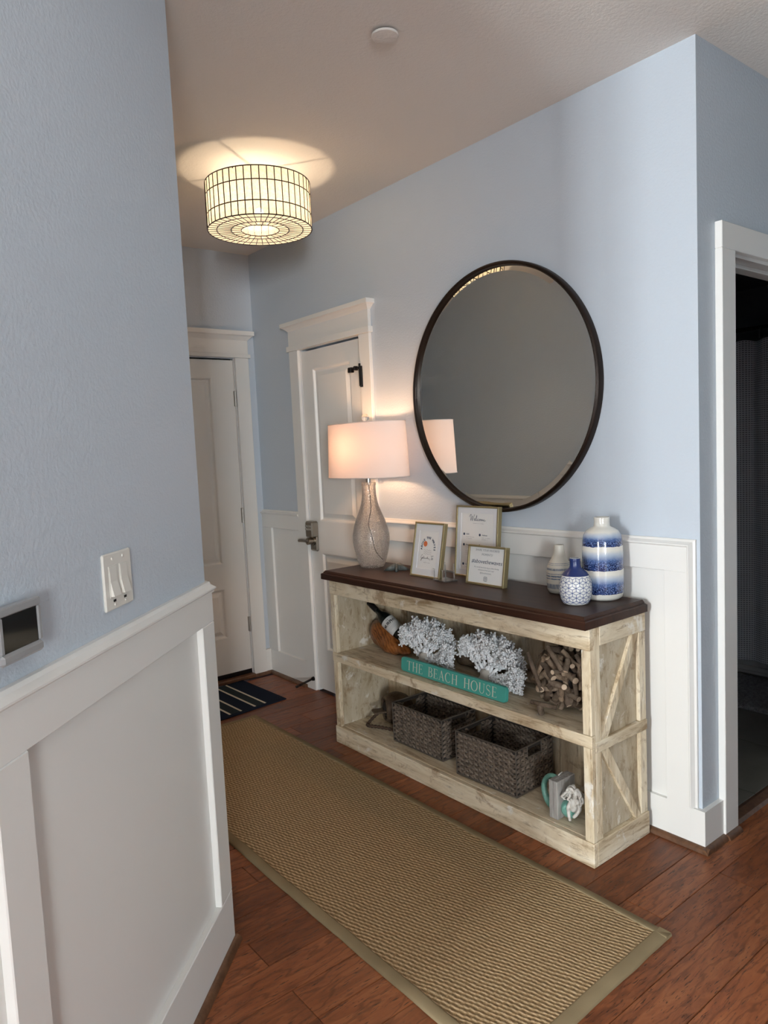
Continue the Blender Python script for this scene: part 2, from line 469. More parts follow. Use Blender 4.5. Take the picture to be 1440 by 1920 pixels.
cell = m.math('MULTIPLY', m.math('GREATER_THAN', gx, 0.0022), m.math('GREATER_THAN', gy, 0.0030))
m.color(m.mix(cell, (0.80, 0.84, 0.90), (0.34, 0.37, 0.43))).set(0.9, spec=0.15)
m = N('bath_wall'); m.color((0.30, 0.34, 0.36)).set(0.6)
# ------------------------------------------------------------------ geometry helpers
def mat_of(m):
    return MATS[m] if isinstance(m, str) else m

class MB:
    def __init__(self):
        self.v, self.f, self.uv = [], [], None
    def add(self, verts, faces):
        k = len(self.v)
        self.v += [tuple(p) for p in verts]
        self.f += [tuple(i + k for i in f) for f in faces]
        return self
    def box(self, x0, x1, y0, y1, z0, z1):
        v = [(x0, y0, z0), (x1, y0, z0), (x1, y1, z0), (x0, y1, z0), (x0, y0, z1), (x1, y0, z1), (x1, y1, z1), (x0, y1, z1)]
        return self.add(v, [(0, 3, 2, 1), (4, 5, 6, 7), (0, 1, 5, 4), (1, 2, 6, 5), (2, 3, 7, 6), (3, 0, 4, 7)])
    def bbox(self, x0, x1, y0, y1, z0, z1, b=0.003):
        """box with chamfered edges"""
        b = min(b, (x1 - x0) * .45, (y1 - y0) * .45, (z1 - z0) * .45)
        bm = bmesh.new()
        bmesh.ops.create_cube(bm, size=1.0)
        for q in bm.verts:
            q.co = Vector(((x0 + x1) / 2 + q.co.x * (x1 - x0), (y0 + y1) / 2 + q.co.y * (y1 - y0), (z0 + z1) / 2 + q.co.z * (z1 - z0)))
        bmesh.ops.bevel(bm, geom=list(bm.edges), offset=b, segments=1, affect='EDGES', profile=0.7)
        return self.take(bm)
    def take(self, bm):
        bm.verts.index_update()
        self.add([q.co[:] for q in bm.verts], [tuple(q.index for q in f.verts) for f in bm.faces])
        bm.free()
        return self
    def prism(self, poly, z0, z1):
        """poly: list of (x, y) counter-clockwise"""
        n = len(poly)
        v = [(x, y, z0) for x, y in poly] + [(x, y, z1) for x, y in poly]
        f = [tuple(range(n - 1, -1, -1)), tuple(range(n, 2 * n))] + [(i, (i + 1) % n, n + (i + 1) % n, n + i) for i in range(n)]
        return self.add(v, f)
    def extrude(self, poly3, vec):
        """closed 3D polygon swept by vec"""
        n = len(poly3); vec = Vector(vec)
        v = [tuple(p) for p in poly3] + [tuple(Vector(p) + vec) for p in poly3]
        f = [tuple(range(n - 1, -1, -1)), tuple(range(n, 2 * n))] + [(i, (i + 1) % n, n + (i + 1) % n, n + i) for i in range(n)]
        return self.add(v, f)
    def lathe(self, prof, n=32, c=(0, 0, 0), cap0=True, cap1=True, sx=1.0, sy=1.0):
        v, f = [], []
        for r, z in prof:
            for i in range(n):
                a = 2 * pi * i / n
                v.append((c[0] + sx * r * cos(a), c[1] + sy * r * sin(a), c[2] + z))
        for k in range(len(prof) - 1):
            for i in range(n):
                j = (i + 1) % n
                f.append((k * n + i, k * n + j, (k + 1) * n + j, (k + 1) * n + i))
        if cap0: f.append(tuple(range(n - 1, -1, -1)))
        if cap1: f.append(tuple((len(prof) - 1) * n + i for i in range(n)))
        return self.add(v, f)
    def tube(self, pts, rad, n=8, cap=True, squash=1.0):
        pts = [Vector(p) for p in pts]
        if isinstance(rad, (int, float)): rad = [rad] * len(pts)
        v, f = [], []
        up = None
        for k, p in enumerate(pts):
            t = (pts[min(k + 1, len(pts) - 1)] - pts[max(k - 1, 0)])
            if t.length < 1e-9: t = Vector((0, 0, 1))
            t.normalize()
            if up is None:
                up = t.cross(Vector((0, 0, 1)))
                if up.length < 1e-3: up = t.cross(Vector((1, 0, 0)))
                up.normalize()
            up = (up - t * up.dot(t))
            if up.length < 1e-6: up = t.orthogonal()
            up.normalize()
            w2 = t.cross(up)
            for i in range(n):
                a = 2 * pi * i / n
                v.append(p + up * cos(a) * rad[k] + w2 * sin(a) * rad[k] * squash)
        for k in range(len(pts) - 1):
            for i in range(n):
                j = (i + 1) % n
                f.append((k * n + i, k * n + j, (k + 1) * n + j, (k + 1) * n + i))
        if cap:
            f.append(tuple(range(n - 1, -1, -1)))
            f.append(tuple((len(pts) - 1) * n + i for i in range(n)))
        return self.add(v, f)
    def sphere(self, c, r, seg=16, rings=10, sc=(1, 1, 1)):
        prof = [(max(1e-5, r * sin(pi * k / rings)), -r * cos(pi * k / rings)) for k in range(rings + 1)]
        k0 = len(self.v)
        self.lathe(prof, seg, (0, 0, 0), True, True)
        for i in range(k0, len(self.v)):
            x, y, z = self.v[i]
            self.v[i] = (c[0] + x * sc[0], c[1] + y * sc[1], c[2] + z * sc[2])
        return self
    def loops(self, loops):
        """successive closed loops of equal length, joined; last one capped"""
        n = len(loops[0]); v = []; f = []
        for lp in loops: v += [tuple(p) for p in lp]
        for k in range(len(loops) - 1):
            for i in range(n):
                j = (i + 1) % n
                f.append((k * n + i, k * n + j, (k + 1) * n + j, (k + 1) * n + i))
        f.append(tuple((len(loops) - 1) * n + i for i in range(n)))
        return self.add(v, f)
    def map(self, fn):
        self.v = [tuple(fn(Vector(p))) for p in self.v]
        return self
    def mesh(self, name):
        me = bpy.data.meshes.new(name)
        me.from_pydata(self.v, [], self.f)
        bm = bmesh.new(); bm.from_mesh(me)
        bmesh.ops.recalc_face_normals(bm, faces=bm.faces)
        bm.to_mesh(me); bm.free()
        return me
    def build(self, name, mat, parent=None, smooth=False, loc=None, auto=None):
        me = self.mesh(name)
        me.materials.append(mat_of(mat))
        return link(name, me, parent, smooth, loc, auto)

def link(name, me, parent=None, smooth=False, loc=None, auto=None):
    o = bpy.data.objects.new(name, me)
    scene.collection.objects.link(o)
    if smooth:
        for p in me.polygons: p.use_smooth = True
        if auto is not None:
            bm = bmesh.new(); bm.from_mesh(me)
            for e in bm.edges:
                if len(e.link_faces) == 2 and e.calc_face_angle(0) > auto: e.smooth = False
            bm.to_mesh(me); bm.free()
    if parent is not None:
        o.parent = parent
    if loc is not None:
        o.location = loc
    return o

def empty(name, loc=(0, 0, 0), rz=0.0):
    o = bpy.data.objects.new(name, None)
    o.empty_display_size = 0.05
    scene.collection.objects.link(o)
    o.location = loc
    o.rotation_euler = (0, 0, rz)
    return o

def tag(o, label, cat=None, group=None, kind=None):
    o['label'] = label
    if cat: o['category'] = cat
    if group: o['group'] = group
    if kind: o['kind'] = kind
    return o

def struct(o, label=None, cat=None):
    o['kind'] = 'structure'
    if label: o['label'] = label
    if cat: o['category'] = cat
    return o

def text_mesh(s, size, shear=0.0, align='CENTER', spacing=1.0, bold=0.0):
    cu = bpy.data.curves.new('lettering', 'FONT')
    cu.body = s; cu.size = size; cu.shear = shear; cu.align_x = align; cu.align_y = 'CENTER'
    cu.space_character = spacing; cu.extrude = 0.0002; cu.offset = bold; cu.resolution_u = 3
    o = bpy.data.objects.new('lettering', cu)
    scene.collection.objects.link(o)
    bpy.context.view_layer.update()
    dg = bpy.context.evaluated_depsgraph_get()
    me = bpy.data.meshes.new_from_object(o.evaluated_get(dg))
    bpy.data.objects.remove(o)
    return me

def text(name, s, size, mat, parent, M, **kw):
    """lettering laid flat in local XY, placed by matrix M"""
    me = text_mesh(s, size, **kw)
    me.transform(M)
    me.materials.clear(); me.materials.append(mat_of(mat))
    return link(name, me, parent)

def ribbon(mb, pts, wd, M=None, th=0.0004):
    """flat stroke in XY along pts with half width(s) wd"""
    pts = [Vector((p[0], p[1], 0)) for p in pts]
    if isinstance(wd, (int, float)): wd = [wd] * len(pts)
    L = []; R = []
    for k, p in enumerate(pts):
        t = pts[min(k + 1, len(pts) - 1)] - pts[max(k - 1, 0)]
        if t.length < 1e-9: t = Vector((1, 0, 0))
        t.normalize(); nn = Vector((-t.y, t.x, 0))
        L.append(p + nn * wd[k]); R.append(p - nn * wd[k])
    up = Vector((0, 0, th))
    v = [];
    for k in range(len(pts)): v += [L[k] + up, R[k] + up]
    f = [(2 * k, 2 * k + 1, 2 * k + 3, 2 * k + 2) for k in range(len(pts) - 1)]
    if M is not None: v = [M @ p for p in v]
    mb.add(v, f)

def spline(pts, n=6):
    """Catmull-Rom through the points"""
    P = [Vector(p) for p in pts]
    out = []
    for i in range(len(P) - 1):
        p0, p1, p2, p3 = P[max(i - 1, 0)], P[i], P[i + 1], P[min(i + 2, len(P) - 1)]
        for k in range(n):
            t = k / n
            out.append(0.5 * ((2 * p1) + (p2 - p0) * t + (2 * p0 - 5 * p1 + 4 * p2 - p3) * t * t + (-p0 + 3 * p1 - 3 * p2 + p3) * t ** 3))
    out.append(P[-1])
    return out
R = random.Random(7)
# ------------------------------------------------------------------ the room
H, XF, HC = 2.74, -3.007, 1.10
S2 = 2 ** -0.5
DX, DY = -0.7035, -1.4844                     # outside corner of the diagonal wall
DEND = 1.09                                   # length of the diagonal wall
def dg(s, off, z):
    """point on the diagonal wall: s along it from the corner, off = proud of the face"""
    return Vector((DX + S2 * s + S2 * off, DY - S2 * s + S2 * off, z))
def dbox(mb, s0, s1, o0, o1, z0, z1, b=0.0):
    k = len(mb.v)
    (mb.bbox(s0, s1, o0, o1, z0, z1, b) if b else mb.box(s0, s1, o0, o1, z0, z1))
    for i in range(k, len(mb.v)):
        x, y, z = mb.v[i]
        mb.v[i] = tuple(dg(x, y, z))
    return mb

# --- floor: slab, boards, tiles
fl = struct(MB().box(-4.4, 7.6, -7.2, 3.1, -0.12, -0.0135).build('floor', 'floor_wood'), 'reddish brown hand-scraped hardwood floor', 'floor')
PW = 0.127
plank_meshes = {}
def plank_mesh(L):
    L = round(L, 3)
    if L not in plank_meshes:
        me = MB().bbox(0.0006, PW - 0.0006, 0.0006, L - 0.0006, -0.0135, 0.0, 0.0016).mesh('plank')
        me.materials.append(MATS['floor_wood'])
        plank_meshes[L] = me
    return plank_meshes[L]
rp = random.Random(11)
JOINT = {-8: [-1.27], 1: [-0.10], -17: [-0.307]}          # end joints that the photograph shows
k0, k1 = -24, 17
for k in range(k0, k1):
    x0 = -0.017 + PW * k
    if x0 < XF - 0.05: continue
    ylo, yhi = -3.5, (0.0 if x0 + PW < 0.03 else 1.3)
    cuts = [ylo]
    if k in JOINT:
        j = JOINT[k][0]
        cuts = sorted([j, j - 1.2, j + 1.2, ylo, yhi])
        cuts = [c for c in cuts if ylo <= c <= yhi]
    else:
        y = ylo + rp.choice([0.35, 0.6, 0.85, 1.1])
        while y < yhi - 0.3:
            cuts.append(round(y, 2)); y += rp.choice([0.75, 0.95, 1.2, 1.45])
        cuts.append(yhi)
    for a, b in zip(cuts[:-1], cuts[1:]):
        if b - a < 0.05: continue
        # leave out the boards that lie wholly under the diagonal wall and beyond it
        if (x0 + PW) + b < -2.35 and a < -1.6: continue
        link('plank', plank_mesh(b - a), fl, loc=(x0, a, -0.0004 * rp.random()))
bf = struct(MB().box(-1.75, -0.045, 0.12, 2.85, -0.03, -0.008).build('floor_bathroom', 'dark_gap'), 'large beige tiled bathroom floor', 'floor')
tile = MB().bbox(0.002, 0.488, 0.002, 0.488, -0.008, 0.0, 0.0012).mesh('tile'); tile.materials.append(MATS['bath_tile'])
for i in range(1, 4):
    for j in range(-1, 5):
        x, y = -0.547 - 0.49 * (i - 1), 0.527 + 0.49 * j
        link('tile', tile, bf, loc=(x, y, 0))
tr = struct(MB().extrude([(0.012, 0.208, -0.002), (0.0, 0.208, 0.010), (-0.035, 0.208, 0.012), (-0.055, 0.208, 0.002), (-0.055, 0.208, -0.012), (0.012, 0.208, -0.012)], (0, 0.765, 0)).build('trim_1', 'shoe_wood'), 'brown wooden threshold strip in the bathroom doorway', 'threshold')

# --- ceiling
struct(MB().box(-4.4, 7.6, -7.2, 3.1, H, H + 0.1).build('ceiling', 'ceiling_paint'), 'white lightly textured ceiling', 'ceiling')

# --- walls
CL, CR, CZ = -2.452, -1.848, 2.062            # closet opening
EY0, EY1, EZ = -1.062, -0.150, 2.078          # entry opening
BY0, BY1, BZ = 0.208, 0.970, 2.082            # bathroom opening
mb = MB()
mb.box(XF - 0.12, CL, 0, 0.12, 0, H); mb.box(CL, CR, 0, 0.12, CZ, H); mb.box(CR, 0, 0, 0.12, 0, H)
wr = struct(mb.build('wall_right', 'wall_paint'), 'light blue hallway wall with the round mirror', 'wall')
mb = MB()
mb.box(-0.12, 0, 0.12, BY0, 0, H); mb.box(-0.12, 0, BY0, BY1, BZ, H); mb.box(-0.12, 0, BY1, 3.0, 0, H)
wb = struct(mb.build('wall_bathroom', 'wall_paint'), 'shaded light blue wall around the bathroom doorway', 'wall')
mb = MB()
mb.box(XF - 0.12, XF, -1.6, EY0, 0, H); mb.box(XF - 0.12, XF, EY0, EY1, EZ, H); mb.box(XF - 0.12, XF, EY1, 0, 0, H)
wf = struct(mb.build('wall_far', 'wall_paint'), 'light blue end wall around the entry door', 'wall')
wh = struct(MB().box(XF, DX, -1.62, DY, 0, H).build('wall_hall', 'wall_paint'), 'light blue hallway wall opposite the mirror', 'wall')
e0, e1 = dg(DEND, 0, 0), dg(DEND, -0.135, 0)
wd = struct(MB().prism([(DX, DY), (DX - 0.056, -1.62), (e1.x, e1.y), (e0.x, e0.y)], 0, H).build('wall_left', 'wall_paint'), 'near diagonal light blue wall with white panelling below', 'wall')
mb = MB()
mb.box(EAST_X, 7.6, -7.2, EAST_WIN[0], 0, H); mb.box(EAST_X, 7.6, EAST_WIN[1], 3.1, 0, H); mb.box(EAST_X, 7.6, *EAST_WIN, 0, WIN_Z[0]); mb.box(EAST_X, 7.6, *EAST_WIN, WIN_Z[1], H)
struct(mb.build('wall_east', 'wall_paint'), 'far side wall of the living room', 'wall')
struct(MB().box(1.36, 1.48, -1.35, 3.0, 0, H).build('wall_light_blocker', 'bath_wall'), 'added unseen wall blocking side light from the bathroom doorway wall', 'wall')  # unseen dark blocker, added to keep east light and bounce off wall_bathroom
struct(MB().box(-4.4, -4.2, -7.2, -1.5, 0, H).build('wall_west', 'wall_paint'), 'west wall of the living room', 'wall')
struct(MB().box(-4.4, XF - 0.12, -1.62, -1.5, 0, H).build('wall_inner', 'wall_paint'), 'inner wall of the living room', 'wall')
struct(MB().box(0.0, 7.6, 3.0, 3.1, 0, H).build('wall_end', 'wall_paint'), 'end wall of the passage past the bathroom', 'wall')
mb = MB()
xs = [-4.4] + [q for ab in WINDOWS for q in ab] + [7.6]
for i in range(0, len(xs), 2): mb.box(xs[i], xs[i + 1], WIN_Y - 0.14, WIN_Y, 0, H)
for a, b in WINDOWS:
    mb.box(a, b, WIN_Y - 0.14, WIN_Y, 0, WIN_Z[0]); mb.box(a, b, WIN_Y - 0.14, WIN_Y, WIN_Z[1], H)
struct(mb.build('wall_window', 'wall_paint'), 'window wall of the living room behind the camera', 'wall')
for n, (a, b) in enumerate(WINDOWS):
    wn = struct(empty('window_%d' % (n + 1), (0, 0, 0)), 'tall living room window, number %d from the west' % (n + 1), 'window')
    f = MB()
    f.box(a, a + .06, WIN_Y - .1, WIN_Y + .02, *WIN_Z); f.box(b - .06, b, WIN_Y - .1, WIN_Y + .02, *WIN_Z)
    f.box(a + .06, b - .06, WIN_Y - .1, WIN_Y + .02, WIN_Z[0], WIN_Z[0] + .06); f.box(a + .06, b - .06, WIN_Y - .1, WIN_Y + .02, WIN_Z[1] - .06, WIN_Z[1])
    f.build('window_frame', 'window_white', wn)
    MB().box((a + b) / 2 - .03, (a + b) / 2 + .03, WIN_Y - .08, WIN_Y, WIN_Z[0] + .06, WIN_Z[1] - .06).build('mullion', 'window_white', wn)
    for q in ((a + .06, (a + b) / 2 - .03), ((a + b) / 2 + .03, b - .06)):
        MB().box(q[0], q[1], WIN_Y - .05, WIN_Y - .044, WIN_Z[0] + .06, WIN_Z[1] - .06).build('pane', 'window_glass', wn)

wn = struct(empty('window_4'), 'tall window in the east wall of the living room', 'window')
a, b = EAST_WIN
f = MB()
for y0, y1, z0, z1 in ((a, a + .06, *WIN_Z), (b - .06, b, *WIN_Z), (a + .06, b - .06, WIN_Z[0], WIN_Z[0] + .06), (a + .06, b - .06, WIN_Z[1] - .06, WIN_Z[1])): f.box(EAST_X - .02, EAST_X + .1, y0, y1, z0, z1)
f.build('window_frame', 'window_white', wn)
MB().box(EAST_X, EAST_X + .08, (a + b) / 2 - .03, (a + b) / 2 + .03, WIN_Z[0] + .06, WIN_Z[1] - .06).build('mullion', 'window_white', wn)
for q in ((a + .06, (a + b) / 2 - .03), ((a + b) / 2 + .03, b - .06)):
    MB().box(EAST_X + .044, EAST_X + .05, q[0], q[1], WIN_Z[0] + .06, WIN_Z[1] - .06).build('pane', 'window_glass', wn)

# --- bathroom shell (dark room)
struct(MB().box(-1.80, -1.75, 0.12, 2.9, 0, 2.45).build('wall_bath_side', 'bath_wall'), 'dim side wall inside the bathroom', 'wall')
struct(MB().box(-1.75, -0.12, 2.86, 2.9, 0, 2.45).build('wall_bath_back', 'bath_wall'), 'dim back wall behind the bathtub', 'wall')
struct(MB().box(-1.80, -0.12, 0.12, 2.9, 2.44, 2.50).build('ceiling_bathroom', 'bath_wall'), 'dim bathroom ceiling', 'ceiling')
# closet back, keeps the gap over the closet door dark
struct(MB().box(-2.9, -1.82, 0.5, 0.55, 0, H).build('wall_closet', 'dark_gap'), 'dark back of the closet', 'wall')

# --- wainscot on the mirror wall
TB = 0.018
TW = 'trim_white'
def cap_profile(y0, z):   # small cove cap seen in section (depth, height), top at z
    return [(0, z), (0.010, z), (0.013, z - .008), (0.022, z - .014), (0.027, z - .017), (0.027, z - .021), (0.021, z - .026), (0.021, z - .031), (0, z - .031)]
# painted flat panels, rails, stiles
RX0 = -1.757
MB().box(XF, -2.547, -0.003, 0, 0.10, HC - .02).build('flat_panel', TW, wr)
MB().box(RX0, -0.03, -0.003, 0, 0.10, HC - .02).build('flat_panel', TW, wr)
MB().bbox(XF, -2.547, -TB, 0, 0.985, HC - .028, .002).build('top_rail', TW, wr)
MB().bbox(XF, -2.889, -TB, 0, 0.163, 0.985, .002).build('stile', TW, wr)
MB().bbox(RX0, -0.036, -TB, 0, 0.985, HC - .028, .002).build('top_rail', TW, wr)
MB().bbox(-0.125, -0.036, -TB - .0003, 0, 0.02, 0.986, .0008).build('stile', TW, wr)
MB().extrude([(XF, -d, z) for d, z in cap_profile(0, HC)], (-2.547 - XF, 0, 0)).build('cap_molding', TW, wr)
sec = [(d, HC - z) for d, z in cap_profile(0, HC)]           # (depth, inset), mitred at the corner
def swept(a, b):
    n_ = len(sec)
    return MB().add([a(d, k) for d, k in sec] + [b(d, k) for d, k in sec], [tuple(range(n_ - 1, -1, -1)), tuple(range(n_, 2 * n_))] + [(i, (i + 1) % n_, n_ + (i + 1) % n_, n_ + i) for i in range(n_)])
swept(lambda d, k: (RX0, -d, HC - k), lambda d, k: (-0.012 - k, -d, HC - k)).build('cap_molding', TW, wr)
swept(lambda d, k: (-0.012 - k, -d, HC - k), lambda d, k: (-0.012 - k, -d, 0.146)).build('end_molding', TW, wr)
# baseboards
br = struct(empty('baseboard_right'), 'white baseboard with brown shoe strip under the mirror wall', 'baseboard')
MB().bbox(XF, -2.547, -TB, 0, 0, 0.163, .002).build('board', TW, br)
MB().prism([(RX0, -TB), (TB, -TB), (TB, 0.114), (0, 0.114), (0, 0), (RX0, 0)], 0.0, 0.145).build('board', TW, br)
def shoe(mb, p, q, out):
    """quarter round from p to q on the floor, bulging toward out"""
    p, q, out = Vector(p), Vector(q), Vector(out)
    prof = [p] + [p + out * 0.019 * cos(a) + Vector((0, 0, 0.019 * sin(a))) for a in (0, .35, .7, 1.05, 1.4, pi / 2)]
    mb.extrude(prof, q - p)
for (p, q, o) in (((XF + TB, -TB, 0), (-2.547, -TB, 0), (0, -1, 0)), ((RX0, -TB, 0), (TB + .019, -TB, 0), (0, -1, 0)), ((TB, -TB - .019, 0), (TB, 0.114, 0), (1, 0, 0)), ((0.025, 0.114, 0), (0.025, 0.208, 0), (1, 0, 0))):
    mb = MB(); shoe(mb, p, q, o); mb.build('shoe_molding', 'shoe_wood', br, smooth=True, auto=0.6)
bfar = struct(empty('baseboard_far'), 'white baseboard piece beside the entry door casing', 'baseboard')
MB().bbox(XF, XF + TB, -0.055, 0, 0, 0.163, .002).build('board', TW, bfar)
mb = MB(); shoe(mb, (XF + TB, -0.15, 0), (XF + TB, -TB, 0), (1, 0, 0)); mb.build('shoe_molding', 'shoe_wood', bfar, smooth=True, auto=0.6)

# --- wainscot on the diagonal wall
OB = 0.020
dbox(MB(), 0.0, DEND, 0.0, 0.0015, 0.10, HC - .02).build('flat_panel', TW, wd)
dbox(MB(), 0.0, DEND, 0, OB, 0.985, HC - .028, .0022).build('top_rail', TW, wd)
dbox(MB(), 0.0, DEND, 0, OB, 0.0, 0.165, .0022).build('bottom_rail', TW, wd)
dbox(MB(), 0.0, 0.092, 0, OB, 0.165, 0.985, .0022).build('stile', TW, wd)
dbox(MB(), 0.908, 0.998, 0, OB, 0.165, 0.985, .0022).build('stile', TW, wd)
p0 = [dg(0.0 - 0.4 * d, d + (0.002 if d else 0), z) for d, z in cap_profile(0, HC)]
MB().extrude(p0, dg(DEND, 0, 0) - dg(0, 0, 0)).build('cap_molding', TW, wd)
mb = MB(); shoe(mb, dg(-0.006, OB, 0), dg(DEND, OB, 0), (S2, S2, 0)); mb.build('shoe_molding', 'shoe_wood', wd, smooth=True, auto=0.6)
# --- wainscot on the opposite hallway wall (seen in the mirror)
MB().box(XF, DX - .008, DY, DY + 0.003, 0.10, HC - .02).build('flat_panel', TW, wh)
MB().bbox(XF, DX, DY, DY + TB, 0.985, HC - .028, .002).build('top_rail', TW, wh)
MB().bbox(XF, DX, DY, DY + TB, 0, 0.165, .002).build('bottom_rail', TW, wh)
for x in (-0.80, -1.75, -2.70):
    MB().bbox(x, x + 0.09, DY, DY + TB, 0.165, 0.985, .002).build('stile', TW, wh)
MB().extrude([(XF, DY + d, z) for d, z in cap_profile(0, HC)], (DX - XF, 0, 0)).build('cap_molding', TW, wh)

# --- doors
def panel_loops(mb, x0, x1, z0, z1, f, field=0.045):
    """sunk panel with sticking and a raised field; f(u, d, z) maps to the world"""
    L = []
    for ins, d in ((0, 0), (0.006, -0.002), (0.014, -0.013), (0.022, -0.013), (0.022 + field * .55, -0.003), (0.024 + field * .55, -0.0025)):
        L.append([f(x0 + ins, d, z0 + ins), f(x1 - ins, d, z0 + ins), f(x1 - ins, d, z1 - ins), f(x0 + ins, d, z1 - ins)])
    mb.loops(L)
def door_slab(parent, u0, u1, z0, z1, panels, f, th=0.035):
    us = sorted({u0, u1} | {p[0] for p in panels} | {p[1] for p in panels})
    pu0, pu1 = panels[0][0], panels[0][1]
    mb = MB()
    def fb(a, b, c, d):
        k = len(mb.v); mb.box(a, b, -th, 0, c, d)
        for i in range(k, len(mb.v)): mb.v[i] = tuple(f(*mb.v[i]))
    fb(u0, pu0, z0, z1); fb(pu1, u1, z0, z1)
    zz = z0
    for p in sorted(panels, key=lambda q: q[2]):
        fb(pu0, pu1, zz, p[2]); zz = p[3]
    fb(pu0, pu1, zz, z1)
    mb.build('door_slab', TW, parent)
    for p in panels:
        m2 = MB(); panel_loops(m2, p[0], p[1], p[2], p[3], f)
        m2.build('door_panel', TW, parent)
def head_cap(parent, u0, u1, zs, f, proj=0.022):
    """fillet, frieze and crown over a door; zs = fillet bottom, fillet top, frieze top, cap top"""
    def fb(name, a, b, d0, d1, c, d, bev=.0015):
        mb = MB(); mb.bbox(a, b, d0, d1, c, d, bev); mb.map(lambda p: f(p.x, p.y, p.z)); mb.build(name, TW, parent)
    fb('head_fillet', u0 - .012, u1 + .012, 0, proj + .010, zs[0], zs[1])
    fb('head_frieze', u0, u1, 0, proj, zs[1], zs[2])
    mb = MB()
    t = zs[3] - zs[2]
    prof = [(0.0, zs[2] - .004), (proj, zs[2] - .004), (proj + .006, zs[2] + .004), (proj + .022, zs[2] + t * .40), (proj + .030, zs[2] + t * .46), (proj + .034, zs[2] + t * .50), (proj + .034, zs[3]), (0.0, zs[3])]
    rings = []
    for d, z in prof:
        e = max(0, d - proj)
        rings.append([f(u0 - e, 0, z), f(u0 - e, d, z), f(u1 + e, d, z), f(u1 + e, 0, z)])
    n = len(rings)
    v = [p for r_ in rings for p in r_]
    fc = []
    for k in range(n - 1):
        for i in range(3): fc.append((4 * k + i, 4 * k + i + 1, 4 * k + i + 5, 4 * k + i + 4))
    mb.add(v, fc + [(0, 1, 2, 3), tuple(4 * (n - 1) + i for i in range(4))])
    mb.build('head_crown', TW, parent)

# entry door on the far wall: u = y, d = toward +x
fe = lambda u, d, z: Vector((XF + d, u, z))
d1 = struct(empty('door_1'), 'white panelled entry door at the end of the hallway', 'door')
door_slab(d1, EY0 + .008, EY1 - .006, 0.055, EZ - .010, [(EY0 + .17, -0.312, 0.29, 0.612), (EY0 + .17, -0.312, 0.772, 1.955)], lambda u, d, z: fe(u, d - 0.004, z))
for name, a, b in (('casing', -0.150, -0.055), ('casing', EY0 - .095, EY0)):
    MB().bbox(XF, XF + .022, a, b, 0, EZ + .004, .002).build(name, TW, d1)
head_cap(d1, EY0 - .095, -0.055, (EZ + .004, 2.106, 2.196, 2.248), fe)
MB().box(XF - .10, XF - .001, EY1 - .004, EY1, 0, EZ).build('jamb', TW, d1)
for z in (1.825, 1.074, 0.356):
    h_ = MB().bbox(XF - .006, XF + .007, EY1 - .014, EY1 + .001, z - .048, z + .048, .001)
    h_.tube([(XF + .008, EY1 - .007, z - .05), (XF + .008, EY1 - .007, z + .05)], .0055, 8)
    h_.build('hinge', 'nickel', d1)
MB().box(XF - .03, XF + .001, EY0 + .01, EY1 - .008, 0.028, 0.056).build('door_sweep', 'black_metal', d1)
MB().bbox(XF - .06, XF + .040, EY0, EY1 + .005, 0.0, 0.026, .006).build('threshold', 'shoe_wood', d1)
MB().box(XF - .05, XF - .04, EY0, EY1, 0.0, EZ).build('dark_backing', 'dark_gap', d1)

# closet door on the mirror wall: u = x, d = toward -y
fc_ = lambda u, d, z: Vector((u, -d, z))
d2 = struct(empty('door_2'), 'white panelled closet door with keypad lock beside the lamp', 'door')
door_slab(d2, CL + .006, CR - .006, 0.018, CZ - .012, [(-2.336, -1.962, 0.270, 0.862), (-2.336, -1.962, 1.052, 1.944)], lambda u, d, z: fc_(u, d - 0.002, z))
for a, b in ((-2.547, -2.452), (-1.848, -1.757)):
    MB().bbox(a, b, -0.020, 0, 0, CZ + .002, .002).build('casing', TW, d2)
head_cap(d2, -2.547, -1.757, (CZ + .002, 2.095, 2.186, 2.230), fc_, .02)
MB().box(CL, CL + .004, 0.0, 0.11, 0, CZ).build('jamb', TW, d2)
MB().box(CR - .004, CR, 0.0, 0.11, 0, CZ).build('jamb', TW, d2)
# keypad lock
lk = MB()
pts = [(-2.412, .0), (-2.412, .048), (-2.352, .048), (-2.352, .0)]
lk.bbox(-2.424, -2.350, -0.052, -0.002, 0.955, 1.052, .008)
lk.bbox(-2.424, -2.350, -0.022, -0.002, 0.872, 0.962, .008)
lock = lk.build('keypad_lock', 'pewter', d2)
for i in range(2):
    for j in range(4):
        MB().bbox(-2.418 + .016 * j, -2.407 + .016 * j, -.0545, -.051, 1.018 - .018 * i, 1.030 - .018 * i, .001).build('key_button', 'nickel', lock)
lv = MB().tube([(-2.388, -.022, .934), (-2.388, -.064, .934)], .020, 12)
lv.tube(spline([(-2.388, -.058, .934), (-2.400, -.066, .936), (-2.440, -.068, .936), (-2.476, -.066, .934)], 4), .009, 8)
lv.tube([(-2.388, -.020, .934), (-2.388, -.030, .934)], .027, 14)
lv.build('lever', 'pewter', lock, smooth=True, auto=0.7)
# flip guard near the top of the door
fg = MB()
fg.bbox(-1.925, -1.895, -.045, -.020, 1.872, 1.900, .003)
fg.tube([(-1.90, -.034, 1.888), (-1.83, -.034, 1.890)], .006, 8)
fg.bbox(-1.872, -1.858, -.045, -.022, 1.880, 1.902, .002)
fg.tube([(-1.830, -.034, 1.912), (-1.830, -.034, 1.795)], .0055, 8)
fg.bbox(-1.840, -1.822, -.030, -.020, 1.79, 1.90, .002)
fg.build('flip_guard', 'black_metal', d2)

